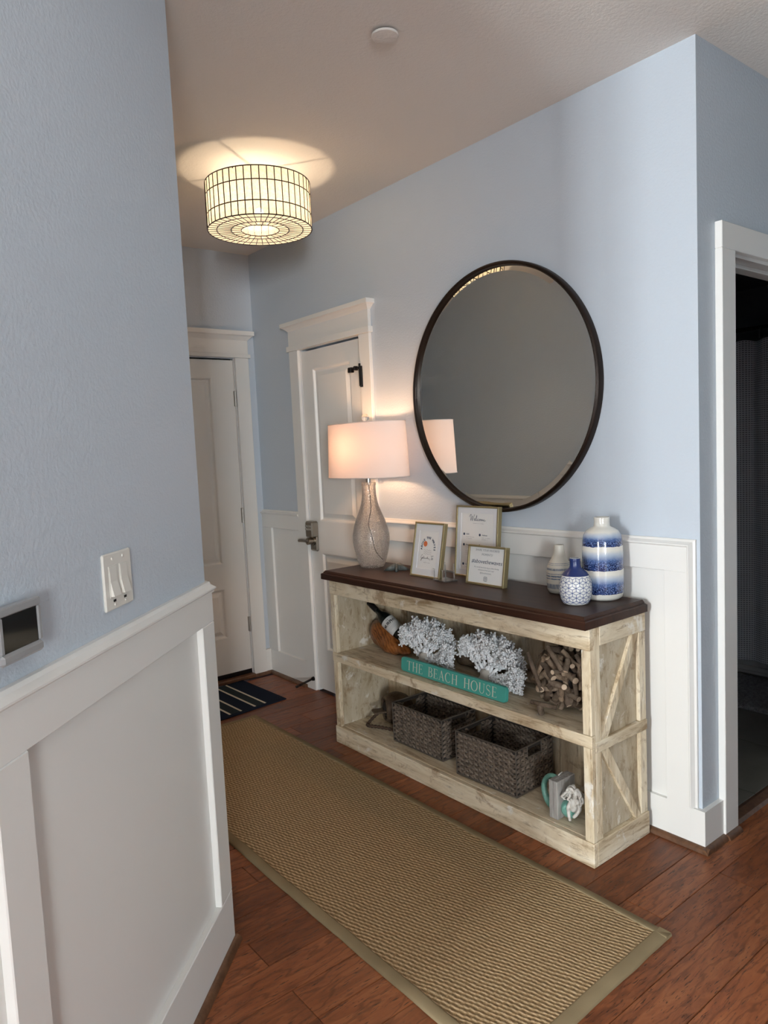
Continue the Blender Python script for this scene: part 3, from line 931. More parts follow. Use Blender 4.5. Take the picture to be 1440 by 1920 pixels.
# bathroom doorway: u = y, d = toward +x
d3 = struct(empty('door_3'), 'white cased doorway opening to the dark bathroom', 'doorway')
for a, b in ((0.114, BY0), (BY1, BY1 + .094)):
    MB().bbox(0, 0.026, a, b, 0, BZ, .002).build('casing', TW, d3)
MB().bbox(0, 0.026, 0.114, BY1 + .094, BZ, 2.171, .002).build('casing_head', TW, d3)
for y0, y1 in ((BY0 - .001, BY0 + .012), (BY1 - .012, BY1 + .001)):
    MB().box(-0.12, 0.004, y0, y1, 0, BZ).build('jamb', TW, d3)
MB().box(-0.12, 0.004, BY0, BY1, BZ - .012, BZ).build('jamb_head', TW, d3)
st = MB(); st.bbox(-0.075, -0.040, BY0, BY1, BZ - .026, BZ - .011, .002); st.bbox(-0.075, -0.040, BY0 + .011, BY0 + .022, 0, BZ - .026, .002)
st.build('door_stop', TW, d3)
# ------------------------------------------------------------------ console table
CX0, CX1, CY0, CY1 = -1.711, -0.184, -0.379, -0.044
ct = tag(empty('console_table', ((CX0 + CX1) / 2, (CY0 + CY1) / 2, 0)), 'distressed cream wooden console table with dark brown top and open shelves', 'console table')
ox, oy = ct.location.x, ct.location.y
def cb(name, x0, x1, y0, y1, z0, z1, ax, bev=.0025, rot=None):
    mb = MB().bbox(x0 - (x0 + x1) / 2, x1 - (x0 + x1) / 2, y0 - (y0 + y1) / 2, y1 - (y0 + y1) / 2, z0 - (z0 + z1) / 2, z1 - (z0 + z1) / 2, bev)
    o = mb.build(name, 'distressed_' + ax, ct)
    o.location = ((x0 + x1) / 2 - ox, (y0 + y1) / 2 - oy, (z0 + z1) / 2)
    if rot: o.rotation_euler = rot
    return o
ZT = 0.832
# front frame
cb('front_rail', CX0, CX1, CY0, CY0 + .022, 0.757, ZT, 'x')
cb('base_rail', CX0 - .003, CX1 + .003, CY0 - .003, CY0 + .020, 0.0, 0.086, 'x')
for x0, x1 in ((CX0 + .002, CX0 + .040), (CX1 - .036, CX1)):
    cb('post', x0, x1, CY0 + .001, CY0 + .022, 0.463, 0.757, 'z')
    cb('post', x0, x1, CY0 + .001, CY0 + .022, 0.086, 0.420, 'z')
cb('shelf_edge', CX0 + .001, CX1 + .001, CY0 - .001, CY0 + .022, 0.420, 0.462, 'x')
cb('shelf', CX0 + .02, CX1 - .018, CY0 + .022, CY1 - .012, 0.435, 0.461, 'x', .001)
cb('bottom_shelf', CX0 + .02, CX1 - .018, CY0 + .020, CY1 - .012, 0.066, 0.087, 'x', .001)
# back planks
nb = 8
for i in range(nb):
    a = CX0 + .02 + (CX1 - CX0 - .038) * i / nb; b = CX0 + .02 + (CX1 - CX0 - .038) * (i + 1) / nb
    cb('back_plank', a + .001, b - .001, CY1 - .012, CY1 - .001, 0.05, ZT - .002, 'z', .002)
# end frames: panel, stiles, rails, braces
for side in (-1, 1):
    xo = CX1 if side > 0 else CX0              # outer face
    def sb(name, d0, d1, y0, y1, z0, z1, ax, **kw):
        a, b = sorted((xo - side * d0, xo - side * d1))
        return cb(name, a, b, y0, y1, z0, z1, ax, **kw)
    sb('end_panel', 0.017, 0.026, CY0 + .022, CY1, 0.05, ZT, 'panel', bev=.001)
    sb('end_stile', 0.001, 0.017, CY0 + .023, CY0 + .058, 0.086, ZT - .001, 'z')
    sb('end_stile', 0.002, 0.018, CY1 - .042, CY1, 0.436, 0.764, 'z')
    sb('end_stile', 0.002, 0.018, CY1 - .042, CY1, 0.086, 0.397, 'z')
    sb('end_rail', 0.0005, 0.018, CY0 + .058, CY1, 0.764, ZT, 'y')
    sb('end_rail', -0.001, 0.018, CY0 + .023, CY1 + .001, 0.397, 0.436, 'y')
    sb('end_rail', -0.003, 0.018, CY0 + .0205, CY1 + .003, 0.0, 0.086, 'y')
    for (ya, za, yb, zb) in ((CY0 + .072, 0.436, CY1 - .052, 0.764), (CY0 + .072, 0.397, CY1 - .048, 0.086)):
        L = sqrt((yb - ya) ** 2 + (zb - za) ** 2); ang = atan2(zb - za, yb - ya)
        wv = 0.0225
        # parallelogram whose ends lie on the rails
        q = [(ya - wv / abs(sin(ang)), za), (ya + wv / abs(sin(ang)), za), (yb + wv / abs(sin(ang)), zb), (yb - wv / abs(sin(ang)), zb)]
        q = [(min(max(y, CY0 + .058), CY1 - .042), z) for y, z in q]
        a, b = sorted((xo - side * 0.004, xo - side * 0.018))
        cx, cy, cz = (a + b) / 2, (ya + yb) / 2, (za + zb) / 2
        mb = MB().extrude([(a - cx, y - cy, z - cz) for y, z in q], (b - a, 0, 0))
        o = mb.build('brace', 'distressed_z', ct); o.location = (cx - ox, cy - oy, cz)
# dark moulded top: overhangs front and left, flush at the right end
TX0, TX1, TY0, TY1 = CX0 - .030, CX1 + .004, CY0 - .026, -0.036
TZ = 0.874
prof = [(0.000, ZT), (0.000, ZT + .026), (0.004, ZT + .029), (0.009, ZT + .030), (0.010, ZT + .0345), (0.017, TZ)]
mb = MB(); L = []
for ins, z in prof:
    L.append([(TX0 + ins, TY0 + ins, z), (TX1 - ins, TY0 + ins, z), (TX1 - ins, TY1 - min(ins, .004), z), (TX0 + ins, TY1 - min(ins, .004), z)])
mb.loops(L); mb.add(L[0], [(3, 2, 1, 0)])
mb.map(lambda p: p - Vector((ox, oy, 0)))
tp = mb.build('table_top', 'espresso_wood', ct); tp['label'] = 'dark brown moulded wooden top'

# ------------------------------------------------------------------ round mirror
MX, MZ, MR = -0.893, 1.690, 0.527
mi = tag(empty('round_mirror', (MX, -0.02, MZ)), 'large round mirror with thin dark bronze rim above the console table', 'mirror')
def ring(prof, n=128):
    """prof: (radius, depth toward the room) closed section, around the Y axis"""
    mb = MB(); v = []; f = []; k = len(prof)
    for i in range(n):
        a = 2 * pi * i / n
        for r, d in prof: v.append((r * cos(a), -d, r * sin(a)))
    for i in range(n):
        for j in range(k):
            f.append((i * k + j, ((i + 1) % n) * k + j, ((i + 1) % n) * k + (j + 1) % k, i * k + (j + 1) % k))
    return mb.add(v, f)
ring([(MR, -.018), (MR, .006), (MR - .003, .012), (MR - .007, .014), (MR - .009, .012), (MR - .011, .014), (MR - .016, .011), (MR - .017, .000), (MR - .017, -.018)]).build('frame', 'brass_dark', mi, smooth=True, auto=0.7)
n = 128
mb = MB(); v = []; f = []
r1, r2 = MR - .017, MR - .040
for r, d in ((r1, -.0030), (r2, 0.0)):
    v += [(r * cos(2 * pi * i / n), -d, r * sin(2 * pi * i / n)) for i in range(n)]
mb.add(v, [(i, (i + 1) % n, n + (i + 1) % n, n + i) for i in range(n)])
bv = mb.build('bevelled_edge', 'mirror_glass', mi)
mb = MB(); mb.add([(r2 * cos(2 * pi * i / n), 0, r2 * sin(2 * pi * i / n)) for i in range(n)], [tuple(range(n))])
mb.add([(r1 * cos(2 * pi * i / n), .012, r1 * sin(2 * pi * i / n)) for i in range(n)], [tuple(range(n - 1, -1, -1))])
mb.build('mirror_pane', 'mirror_glass', mi)

# ------------------------------------------------------------------ drum ceiling lamp
LX, LY, LR, LZ0, LZ1 = -1.725, -0.640, 0.234, 2.475, 2.675
cl = tag(empty('ceiling_lamp', (LX, LY, LZ1)), 'drum ceiling lamp of pale capiz shell panels in dark metal lattice', 'ceiling lamp')
NP = 45
rows = [(LZ0, LZ0 + .058), (LZ0 + .058, LZ0 + .144), (LZ0 + .144, LZ1)]
da = 2 * pi / NP
for (z0, z1) in rows:
    a = da * .46
    me = MB().add([(LR * cos(-a), LR * sin(-a), z0 - LZ1 + .002), (LR * cos(a), LR * sin(a), z0 - LZ1 + .002), (LR * cos(a), LR * sin(a), z1 - LZ1 - .002), (LR * cos(-a), LR * sin(-a), z1 - LZ1 - .002)], [(0, 1, 2, 3)]).mesh('shell_panel')
    me.materials.append(MATS['capiz'])
    for i in range(NP):
        o = link('shell_panel', me, cl); o.rotation_euler = (0, 0, da * i)
rr = [0.365 * LR, 0.555 * LR, 0.827 * LR, LR]
for k in range(3):
    nn = NP if k else 23
    d2_ = 2 * pi / nn; a = d2_ * .455
    r0, r1 = rr[k] + .001, rr[k + 1] - .001
    z = LZ0 - LZ1
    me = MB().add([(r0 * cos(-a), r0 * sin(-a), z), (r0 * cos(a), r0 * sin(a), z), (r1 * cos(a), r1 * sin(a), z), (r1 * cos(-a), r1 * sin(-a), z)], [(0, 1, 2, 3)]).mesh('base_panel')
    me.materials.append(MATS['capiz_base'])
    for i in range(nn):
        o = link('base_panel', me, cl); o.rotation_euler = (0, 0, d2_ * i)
# inner collar of shell pieces
a = 2 * pi / 16 * .47; r0 = rr[0]
me = MB().add([(r0 * cos(-a), r0 * sin(-a), LZ0 - LZ1), (r0 * cos(a), r0 * sin(a), LZ0 - LZ1), (r0 * cos(a), r0 * sin(a), LZ0 - LZ1 + .045), (r0 * cos(-a), r0 * sin(-a), LZ0 - LZ1 + .045)], [(0, 1, 2, 3)]).mesh('collar_panel')
me.materials.append(MATS['capiz'])
for i in range(16):
    o = link('collar_panel', me, cl); o.rotation_euler = (0, 0, 2 * pi / 16 * i)
cm = MB()
def hoop(r, z, wr=.0026, n=90):
    k = len(cm.v); m = 6
    v = []; f = []
    for i in range(n):
        a = 2 * pi * i / n
        for j in range(m):
            b = 2 * pi * j / m
            v.append(((r + wr * cos(b)) * cos(a), (r + wr * cos(b)) * sin(a), z + wr * sin(b)))
    for i in range(n):
        for j in range(m):
            f.append((i * m + j, ((i + 1) % n) * m + j, ((i + 1) % n) * m + (j + 1) % m, i * m + (j + 1) % m))
    cm.add(v, f)
for z in (LZ0, rows[1][0], rows[2][0], LZ1): hoop(LR, z - LZ1)
for r in rr[:3]: hoop(r, LZ0 - LZ1, .0022, 60)
for i in range(NP):
    a = da * (i + .5)
    cm.tube([(LR * cos(a), LR * sin(a), LZ0 - LZ1), (LR * cos(a), LR * sin(a), 0)], .0026, 5)
    cm.tube([(rr[1] * cos(a), rr[1] * sin(a), LZ0 - LZ1), (LR * cos(a), LR * sin(a), LZ0 - LZ1)], .0019, 5)
for i in range(23):
    a = 2 * pi / 23 * (i + .5)
    cm.tube([(rr[0] * cos(a), rr[0] * sin(a), LZ0 - LZ1), (rr[1] * cos(a), rr[1] * sin(a), LZ0 - LZ1)], .0019, 5)
lat = cm.build('metal_lattice', 'brass_dark', cl); lat['label'] = 'dark metal strips between the shell panels'
sp = MB()
for i in range(2):
    a = 0.6 + i * pi / 2
    sp.tube([(LR * cos(a), LR * sin(a), -.004), (-LR * cos(a), -LR * sin(a), -.004)], .003, 6)
sp.tube([(0, 0, -.12), (0, 0, H - LZ1)], .008, 8)
sp.lathe([(.062, H - LZ1 - .022), (.062, H - LZ1 - .004), (.055, H - LZ1)], 24)
sp.build('mount', 'brass_dark', cl)
MB().sphere((0, 0, 2.552 - LZ1), .019, 16, 10, (1, 1, 1.15)).build('bulb', 'ceiling_bulb_glow', cl, smooth=True)

# ------------------------------------------------------------------ sprinkler cover
sc_ = tag(empty('sprinkler_cover', (-0.554, -0.837, H)), 'small round white cover plate on the ceiling', 'ceiling plate')
MB().lathe([(.042, -.006), (.0425, -.009), (.040, -.0115), (.030, -.0125), (.0001, -.0128)], 40, cap0=True).build('cover_disc', 'ceiling_paint', sc_, smooth=True, auto=0.6)
MB().lathe([(.034, .0), (.034, -.0065)], 40).build('stem_cup', 'dark_gap', sc_)
# ------------------------------------------------------------------ table lamp
TLX, TLY = -1.612, -0.178
tl = tag(empty('table_lamp', (TLX, TLY, TZ)), 'table lamp with crackled glass bottle base and oval white shade', 'table lamp')
prof = [(.046, 0.0), (.056, .003), (.064, .016), (.073, .038), (.083, .075), (.0905, .115), (.093, .140), (.092, .165), (.085, .200), (.074, .235), (.060, .270), (.048, .300), (.040, .330), (.0355, .360), (.034, .395), (.034, .412)]
mb = MB().lathe(prof, 48, cap1=False)
mb.build('glass_base', 'crackle_glass', tl, smooth=True)
MB().lathe([(.036, .410), (.0365, .413), (.0365, .421), (.036, .424), (.012, .424), (.012, .410)], 40, cap0=False, cap1=False).build('glass_collar', 'crackle_glass', tl, smooth=True, auto=0.5)
mb = MB().tube([(0, 0, .424), (0, 0, .462)], .013, 16); mb.tube([(0, 0, .462), (0, 0, .545)], .016, 12)
mb.build('metal_neck', 'steel', tl, smooth=True, auto=0.6)
cd = MB().tube(spline([(0, 0, .42), (.004, .005, .30), (-.002, -.01, .22), (.004, 0, .16), (.02, .01, .08), (.045, .035, .035)], 5), .0022, 6)
cd.build('inner_cord', 'black_metal', tl)
SA0, SB0, SA1, SB1, SZ0, SZ1 = 0.252, 0.146, 0.240, 0.138, 0.452, 0.716
n = 72
v, f = [], []
SH = [(SZ0, SA0, SB0), (SZ1, SA1, SB1)]
for z, a, b in SH:
    for i in range(n):
        t = 2 * pi * i / n
        e = 0.86   # slightly squared oval
        cx, sy = cos(t), sin(t)
        v.append((a * math.copysign(abs(cx) ** e, cx), b * math.copysign(abs(sy) ** e, sy), z))
MB().add(v, [(i, (i + 1) % n, n + (i + 1) % n, n + i) for i in range(n)]).build('lamp_shade', 'linen_shade', tl, smooth=True)
hm = MB()
for z, a, b in SH:
    loop = []
    for i in range(n):
        t = 2 * pi * i / n; cx, sy = cos(t), sin(t)
        loop.append(Vector((a * math.copysign(abs(cx) ** .86, cx), b * math.copysign(abs(sy) ** .86, sy), z)))
    hm.tube(loop + [loop[0]], .0022, 6, cap=False)
hm.build('shade_trim', 'linen_shade', tl, smooth=True)
mb = MB()
zt = SZ1 - .012
for (a, b) in ((SA1, 0), (-SA1, 0)): mb.tube([(0, 0, zt), (a * .99, 0, zt)], .0018, 6)
mb.tube([(0, -SB1, zt), (0, SB1, zt)], .0018, 6)
mb.tube(spline([(0, .012, .545), (.048, 0, .60), (.045, 0, .67), (0, 0, zt)], 5), .0016, 6)
mb.tube(spline([(0, .012, .545), (-.048, 0, .60), (-.045, 0, .67), (0, 0, zt)], 5), .0016, 6)
mb.tube([(0, 0, zt), (0, 0, SZ1 + .004)], .004, 8)
mb.build('shade_carrier', 'steel', tl)
MB().sphere((0, 0, SZ1 + .027), .0185, 24, 14).build('crystal_finial', 'crystal', tl, smooth=True)
MB().sphere((0, 0, .592), .027, 16, 10, (1, 1, 1.25)).build('bulb', 'table_bulb_glow', tl, smooth=True)

# ------------------------------------------------------------------ starfish
sf = MB()
top, bot = [], []
ns = 5
for k in range(50):
    a = 2 * pi * k / 50
    t = abs(((k / 10.0) % 1.0) - 0.5) * 2     # 1 at arm tip
    r = 0.018 + 0.050 * t ** 1.6
    top.append((r, a, t))
v = [(0, 0, .030)]; f = []
for fr in (0.35, 0.7, 1.0):
    for r, a, t in top:
        hgt = .030 * (1 - fr) + (.010 if fr < 1 else .001) * (1 - .3 * t) + .008 * (1 - fr) * t
        v.append((r * fr * cos(a) if fr < 1 else r * cos(a), r * fr * sin(a) if fr < 1 else r * sin(a), hgt))
for k in range(50):
    j = (k + 1) % 50
    f.append((0, 1 + k, 1 + j))
    for q in range(2): f.append((1 + 50 * q + k, 1 + 50 * (q + 1) + k, 1 + 50 * (q + 1) + j, 1 + 50 * q + j))
f.append(tuple(101 + 49 - k for k in range(50)))
o = sf.add(v, f).build('starfish', 'starfish_skin', None, smooth=True, loc=(-1.435, -0.165, TZ))
o.rotation_euler = (0.0, 0.0, 0.5)
tag(o, 'dried grey-green starfish lying beside the glass lamp', 'starfish')

# ------------------------------------------------------------------ framed prints
def picture(name, label, x, y, wd, ht, lean, fw, depth, group, mat_w=0.0, easel=False):
    """frame standing on the table at its lower edge, leaning back by lean; returns root and print matrix"""
    root = tag(empty(name, (x, y, TZ)), label, 'picture frame', group)
    Mr = Matrix.Rotation(-lean, 4, 'X')
    def pl(mb): return mb.map(lambda p: Mr @ p)
    fr = MB()
    fr.bbox(-wd / 2, wd / 2, 0, depth, 0, fw, .0012); fr.bbox(-wd / 2, wd / 2, 0, depth, ht - fw, ht, .0012)
    fr.bbox(-wd / 2, -wd / 2 + fw, 0, depth, fw, ht - fw, .0012); fr.bbox(wd / 2 - fw, wd / 2, 0, depth, fw, ht - fw, .0012)
    pl(fr).build('frame', 'gold_frame', root)
    pl(MB().box(-wd / 2 + fw * .6, wd / 2 - fw * .6, depth * .55, depth * .95, fw * .6, ht - fw * .6)).build('backing', 'black_metal', root)
    iw, ih = wd / 2 - fw, ht - 2 * fw
    if mat_w:
        mm = MB()
        o_ = [(-iw, fw), (iw, fw), (iw, fw + ih), (-iw, fw + ih)]
        w_ = mat_w
        i_ = [(-iw + w_, fw + w_ * 1.15), (iw - w_, fw + w_ * 1.15), (iw - w_, fw + ih - w_ * 1.15), (-iw + w_, fw + ih - w_ * 1.15)]
        v = [(a, depth * .20, b) for a, b in o_] + [(a, depth * .20, b) for a, b in i_] + [(a * .985, depth * .20 + .0022, b) for a, b in i_]
        mm.add(v, [(i, (i + 1) % 4, 4 + (i + 1) % 4, 4 + i) for i in range(4)] + [(4 + i, 4 + (i + 1) % 4, 8 + (i + 1) % 4, 8 + i) for i in range(4)])
        pl(mm).build('mat_board', 'mat_board', root)
    pr = pl(MB().box(-iw, iw, depth * .20 + .0024, depth * .20 + .004, fw, fw + ih)).build('print', 'paper', root)
    if easel:
        pl(MB().extrude([(-.03, depth, .01), (.03, depth, .01), (.02, depth, ht * .72), (-.02, depth, ht * .72)], (0, .004, 0))).build('easel_back', 'black_metal', root)
        MB().extrude([(-.025, depth + .03, 0), (.035, depth + .075, 0), (.035, depth + .055, ht * .45), (-.0, depth + .03, ht * .5)], (.004, .003, 0)).build('easel_leg', 'black_metal', root)
    # print plane: local X right, local Y up, Z toward the viewer
    Mp = Mr @ Matrix.Translation((0, depth * .20 + .0021, 0)) @ Matrix.Rotation(pi / 2, 4, 'X')
    return root, pr, Mp
def at(Mp, x, y, rot=0.0):
    return Mp @ Matrix.Translation((x, y, 0.0)) @ Matrix.Rotation(rot, 4, 'Z')

GF = 'gold framed prints on the console table'
# 1: arch of letters over sun and waves
p1, pr1, M1 = picture('picture_frame', 'gold frame with orange sun print in wide white mat', -1.178, -0.222, 0.197, 0.250, 0.20, .009, .022, GF, .026)
cxp, cyp = 0.0, 0.137
s_ = 'ABOVE THE WAVES'
for i, ch in enumerate(s_):
    if ch == ' ': continue
    t = i / (len(s_) - 1)
    a = pi * (1.03 - 1.06 * t)
    rx, ry = .043, .047
    px_, py_ = cxp + rx * cos(a), cyp + ry * sin(a) - .004
    text('letter', ch, .0145, 'ink_navy', pr1, at(M1, px_, py_, a - pi / 2), bold=.0005)
mb = MB(); mb.add([at(M1, -.019, .152) @ Vector((.0125 * cos(2 * pi * i / 28), .0125 * sin(2 * pi * i / 28), .0003)) for i in range(28)], [tuple(range(28))])
mb.build('sun_disc', 'ink_orange', pr1)
mb = MB()
for k in range(3):
    ribbon(mb, [(-.026 + .052 * i / 24, .124 - .0085 * k + .0022 * sin(2 * pi * 3 * i / 24)) for i in range(25)], .0005, M1)
mb.build('wave_lines', 'ink_grey', pr1)
mb = MB()
gal = [[(.010, .016), (.006, .019), (.001, .012), (-.001, .003), (.003, .001), (.007, .006), (.008, .010), (.006, .000), (.002, -.009), (-.001, -.006), (.008, .002), (.013, .006), (.012, .001), (.015, .003), (.019, .014), (.019, .003), (.022, .002), (.026, .006), (.028, .001), (.031, .005), (.034, .002), (.038, .006), (.040, .002), (.043, .012), (.043, .002), (.047, .005), (.050, .001), (.053, .005), (.055, .001), (.059, .002)],
       [(.041, .009), (.047, .010)], [(.060, .000), (.058, -.005)],
       [(.064, .016), (.082, .018)], [(.073, .017), (.068, .000), (.072, .002), (.076, .008), (.078, .002), (.081, .001)], [(.081, .008), (.075, .000)]]
for st_ in gal:
    ribbon(mb, [(p.x, p.y) for p in spline([(a - .040, b + .083, 0) for a, b in st_], 3)], .00062, M1)
mb.build('script_line', 'ink_black', pr1)
mb = MB()
for i in range(11):
    if i == 6: continue
    ribbon(mb, [(-.020 + .004 * i, .067), (-.0175 + .004 * i, .067)], .0009, M1)
mb.build('small_print', 'ink_grey', pr1)

# 2: welcome sheet leaning on the wall
p2, pr2, M2 = picture('picture_frame', 'largest gold frame with welcome sheet leaning against the wall', -0.985, -0.096, 0.256, 0.318, 0.10, .008, .024, GF, .022)
mb = MB()
wel = [[(.000, .016), (.004, .024), (.010, .028), (.008, .012), (.008, .000), (.014, .012), (.019, .022), (.018, .008), (.019, .000), (.026, .014), (.032, .028)],
       [(.030, .004), (.036, .006), (.036, .011), (.032, .009), (.032, .002), (.037, .001), (.043, .008), (.047, .024), (.044, .020), (.042, .004), (.046, .001), (.051, .006)],
       [(.057, .009), (.053, .008), (.052, .002), (.057, .001), (.062, .006), (.066, .009), (.063, .004), (.066, .001), (.070, .006), (.067, .009), (.072, .006), (.075, .009), (.075, .001), (.080, .008), (.081, .002), (.086, .008), (.087, .002), (.092, .004), (.095, .009), (.092, .004), (.096, .001), (.103, .004)]]
for st_ in wel:
    ribbon(mb, [(p.x, p.y) for p in spline([(a * .95 - .048, b + .252, 0) for a, b in st_], 3)], .0009, M2)
mb.build('script_line', 'ink_navy', pr2)
mb = MB()
def greek(mb, x, y, n, M, wd=.0014, gap=.0046, seg=.0034):
    rq = random.Random(int(x * 1e4) + int(y * 1e4))
    for i in range(n):
        if rq.random() < .14: continue
        ribbon(mb, [(x + gap * i, y), (x + gap * i + seg, y)], wd / 2, M)
greek(mb, -.030, .241, 15, M2)
for (x, y, ll) in ((-.066, .189, (11, 8)), (.030, .189, (11, 8)), (-.066, .142, (9, 7, 9, 6, 4)), (.030, .142, (8, 11)), (-.066, .055, (10,))):
    for i, n_ in enumerate(ll): greek(mb, x, y - .010 - .0075 * i, n_, M2)
greek(mb, -.040, .030, 16, M2)
mb.build('small_print', 'ink_grey', pr2)
for (x, y) in ((-.078, .191), (.018, .191), (-.078, .144), (.018, .144), (-.078, .057)):
    mb = MB(); mb.add([at(M2, x, y) @ Vector((.0058 * cos(2 * pi * i / 18), .0058 * sin(2 * pi * i / 18), .0004)) for i in range(18)], [tuple(range(18))])
    mb.build('round_icon', 'ink_navy', pr2)
for s_, x, y in (('WiFi', -.066, .191), ('Address', .030, .191), ('House Rules', -.066, .144), ('Check Out', .030, .144), ('Contact', -.066, .057)):
    text('heading', s_, .0095, 'ink_navy', pr2, at(M2, x, y), align='LEFT', shear=.2)

# 3: hashtag card in front
p3, pr3, M3 = picture('picture_frame', 'small wide gold frame with bold hashtag print in front', -0.832, -0.198, 0.214, 0.166, 0.16, .0085, .026, GF, 0, True)
text('heading', 'SHARE YOUR FAVORITE', .0125, 'ink_grey', pr3, at(M3, 0, .146), shear=.15)
text('heading', 'MOMENTS!', .0125, 'ink_grey', pr3, at(M3, 0, .128), shear=.15)
text('hashtag', '#abovethewaves', .0242, 'ink_navy', pr3, at(M3, 0, .098), shear=.22, bold=.0, spacing=1.06)
text('small_text', 'We would love if you tag us when sharing', .0082, 'ink_grey', pr3, at(M3, 0, .074), shear=.1)
text('small_text', 'adventures from your stay!', .0082, 'ink_grey', pr3, at(M3, 0, .063), shear=.1)
text('small_text', '@abovethewaves_', .0088, 'ink_grey', pr3, at(M3, 0, .051), shear=.1)
mb = MB()
rs = []
for i in range(33):
    a = 2 * pi * i / 32; cx, sy = cos(a), sin(a)
    rs.append((.0088 * math.copysign(abs(cx) ** .45, cx), .027 + .0088 * math.copysign(abs(sy) ** .45, sy)))
ribbon(mb, rs, .0009, M3)
ribbon(mb, [(.0040 * cos(2 * pi * i / 20), .027 + .0040 * sin(2 * pi * i / 20)) for i in range(21)], .0009, M3)
ribbon(mb, [(.0050, .0322), (.0064, .0322)], .0007, M3)
mb.build('camera_icon', 'ink_navy', pr3)

# ------------------------------------------------------------------ clear acrylic holder
ae = tag(empty('card_holder', (-1.045, -0.216, TZ)), 'small clear acrylic card holder, empty, in front of the frames', 'card holder')
ae.rotation_euler = (0, 0, -.15)
MB().bbox(-.045, .045, -.036, .036, .0, .006, .001).build('base', 'acrylic', ae)
for sx in (-1, 1):
    MB().bbox(sx * .033 - .003, sx * .033 + .003, -.036, -.032, .006, .048, .001).build('front_peg', 'acrylic', ae)
    MB().bbox(sx * .033 - .003, sx * .033 + .003, .022, .028, .006, .074, .001).build('upright', 'acrylic', ae)
    MB().extrude([(sx * .033 - .002, -.034, .048), (sx * .033 - .002, -.040, .056), (sx * .033 - .002, -.036, .056), (sx * .033 - .002, -.030, .050)], (.004, 0, 0)).build('hook', 'acrylic', ae)
MB().bbox(-.036, .036, .021, .024, .036, .042, .0008).build('cross_bar', 'acrylic', ae)

# ------------------------------------------------------------------ vases
GV = 'blue and white vases on the console table'
def vase(label, loc, prof, mat, n=56):
    root = tag(empty('vase', (*loc, TZ)), label, 'vase', GV)
    inner = [(max(.004, r - .004), z) for r, z in prof[::-1] if z > prof[-1][1] * .35]
    MB().lathe(prof + inner, n).build('vase_body', mat, root, smooth=True, auto=0.9)
    return root
vb = vase('tall white vase with three speckled blue glaze bands', (-0.318, -0.103), [(.048, 0), (.060, .002), (.070, .012), (.0735, .03), (.074, .10), (.073, .17), (.071, .215), (.067, .236), (.057, .252), (.042, .262), (.032, .266), (.0285, .271), (.0278, .285), (.0285, .298), (.0275, .301)], 'banded_glaze')
vs = vase('cream vase with thin blue horizontal stripes behind navy vase', (-0.503, -0.118), [(.030, 0), (.040, .003), (.047, .016), (.0495, .045), (.0495, .080), (.047, .100), (.041, .116), (.031, .132), (.0235, .146), (.0205, .160), (.0190, .178), (.0185, .185), (.0175, .187)], 'striped_ceramic')
vprof = [(.034, 0), (.044, .004), (.052, .018), (.0572, .045), (.0575, .065), (.054, .088), (.047, .105), (.0375, .117), (.027, .125), (.0205, .131), (.0178, .140), (.0175, .158), (.0182, .163), (.0172, .165)]
vn = vase('small round vase with navy neck and white cube lattice pattern', (-0.338, -0.240), [q for q in vprof if q[1] <= .105], 'white_ceramic')
neck = [(r + .0006, z) for r, z in vprof if z >= .104]
MB().lathe(neck + [(max(.004, r - .004), z) for r, z in neck[::-1]], 48).build('neck', 'navy_glaze', vn, smooth=True, auto=0.9)
MB().lathe([(.0178, .1625), (.0178, .1655), (.0145, .1655), (.0145, .1625)], 32).build('rim', 'white_ceramic', vn, smooth=True, auto=0.6)
def vr(z):
    for (r0, z0), (r1, z1) in zip(vprof[:-1], vprof[1:]):
        if z0 <= z <= z1: return r0 + (r1 - r0) * (z - z0) / (z1 - z0)
    return vprof[0][0]
NA, HXZ = 14, .0118        # hexes around, half height unit
mb = MB()
def vseg(a0, z0, a1, z1, w_=.00085, k=4):
    P = []
    for i in range(k + 1):
        t = i / k; a = a0 + (a1 - a0) * t; z = z0 + (z1 - z0) * t
        if z < .002 or z > .1055: return
        P.append((a, z))
    L_, R_ = [], []
    for a, z in P:
        rad = vr(z) + .0005
        da_, dz_ = (a1 - a0) * rad, z1 - z0
        ln = sqrt(da_ * da_ + dz_ * dz_); na, nz = -dz_ / ln, da_ / ln
        for S, sg in ((L_, 1), (R_, -1)):
            aa, zz = a + sg * na * w_ / rad, z + sg * nz * w_
            S.append((rad * cos(aa), rad * sin(aa), zz))
    v = [];
    for l_, r_ in zip(L_, R_): v += [l_, r_]
    mb.add(v, [(2 * i, 2 * i + 1, 2 * i + 3, 2 * i + 2) for i in range(k)])
for row in range(-1, 9):
    zc = .0075 + row * 1.5 * HXZ
    for i in range(NA):
        ac = 2 * pi * (i + (.5 if row % 2 else 0)) / NA; ha = pi / NA
        # pointed hexagon: bottom, lower sides, upper sides, top + three spokes
        vseg(ac, zc + HXZ, ac + ha, zc + HXZ / 2); vseg(ac, zc + HXZ, ac - ha, zc + HXZ / 2)
        vseg(ac + ha, zc + HXZ / 2, ac + ha, zc - HXZ / 2)
        vseg(ac, zc, ac, zc - HXZ); vseg(ac, zc, ac + ha, zc + HXZ / 2); vseg(ac, zc, ac - ha, zc + HXZ / 2)
pt = mb.build('lattice_pattern', 'blue_line', vn); pt['label'] = 'blue cube lattice lines'
# ------------------------------------------------------------------ middle shelf
SZ = 0.4625
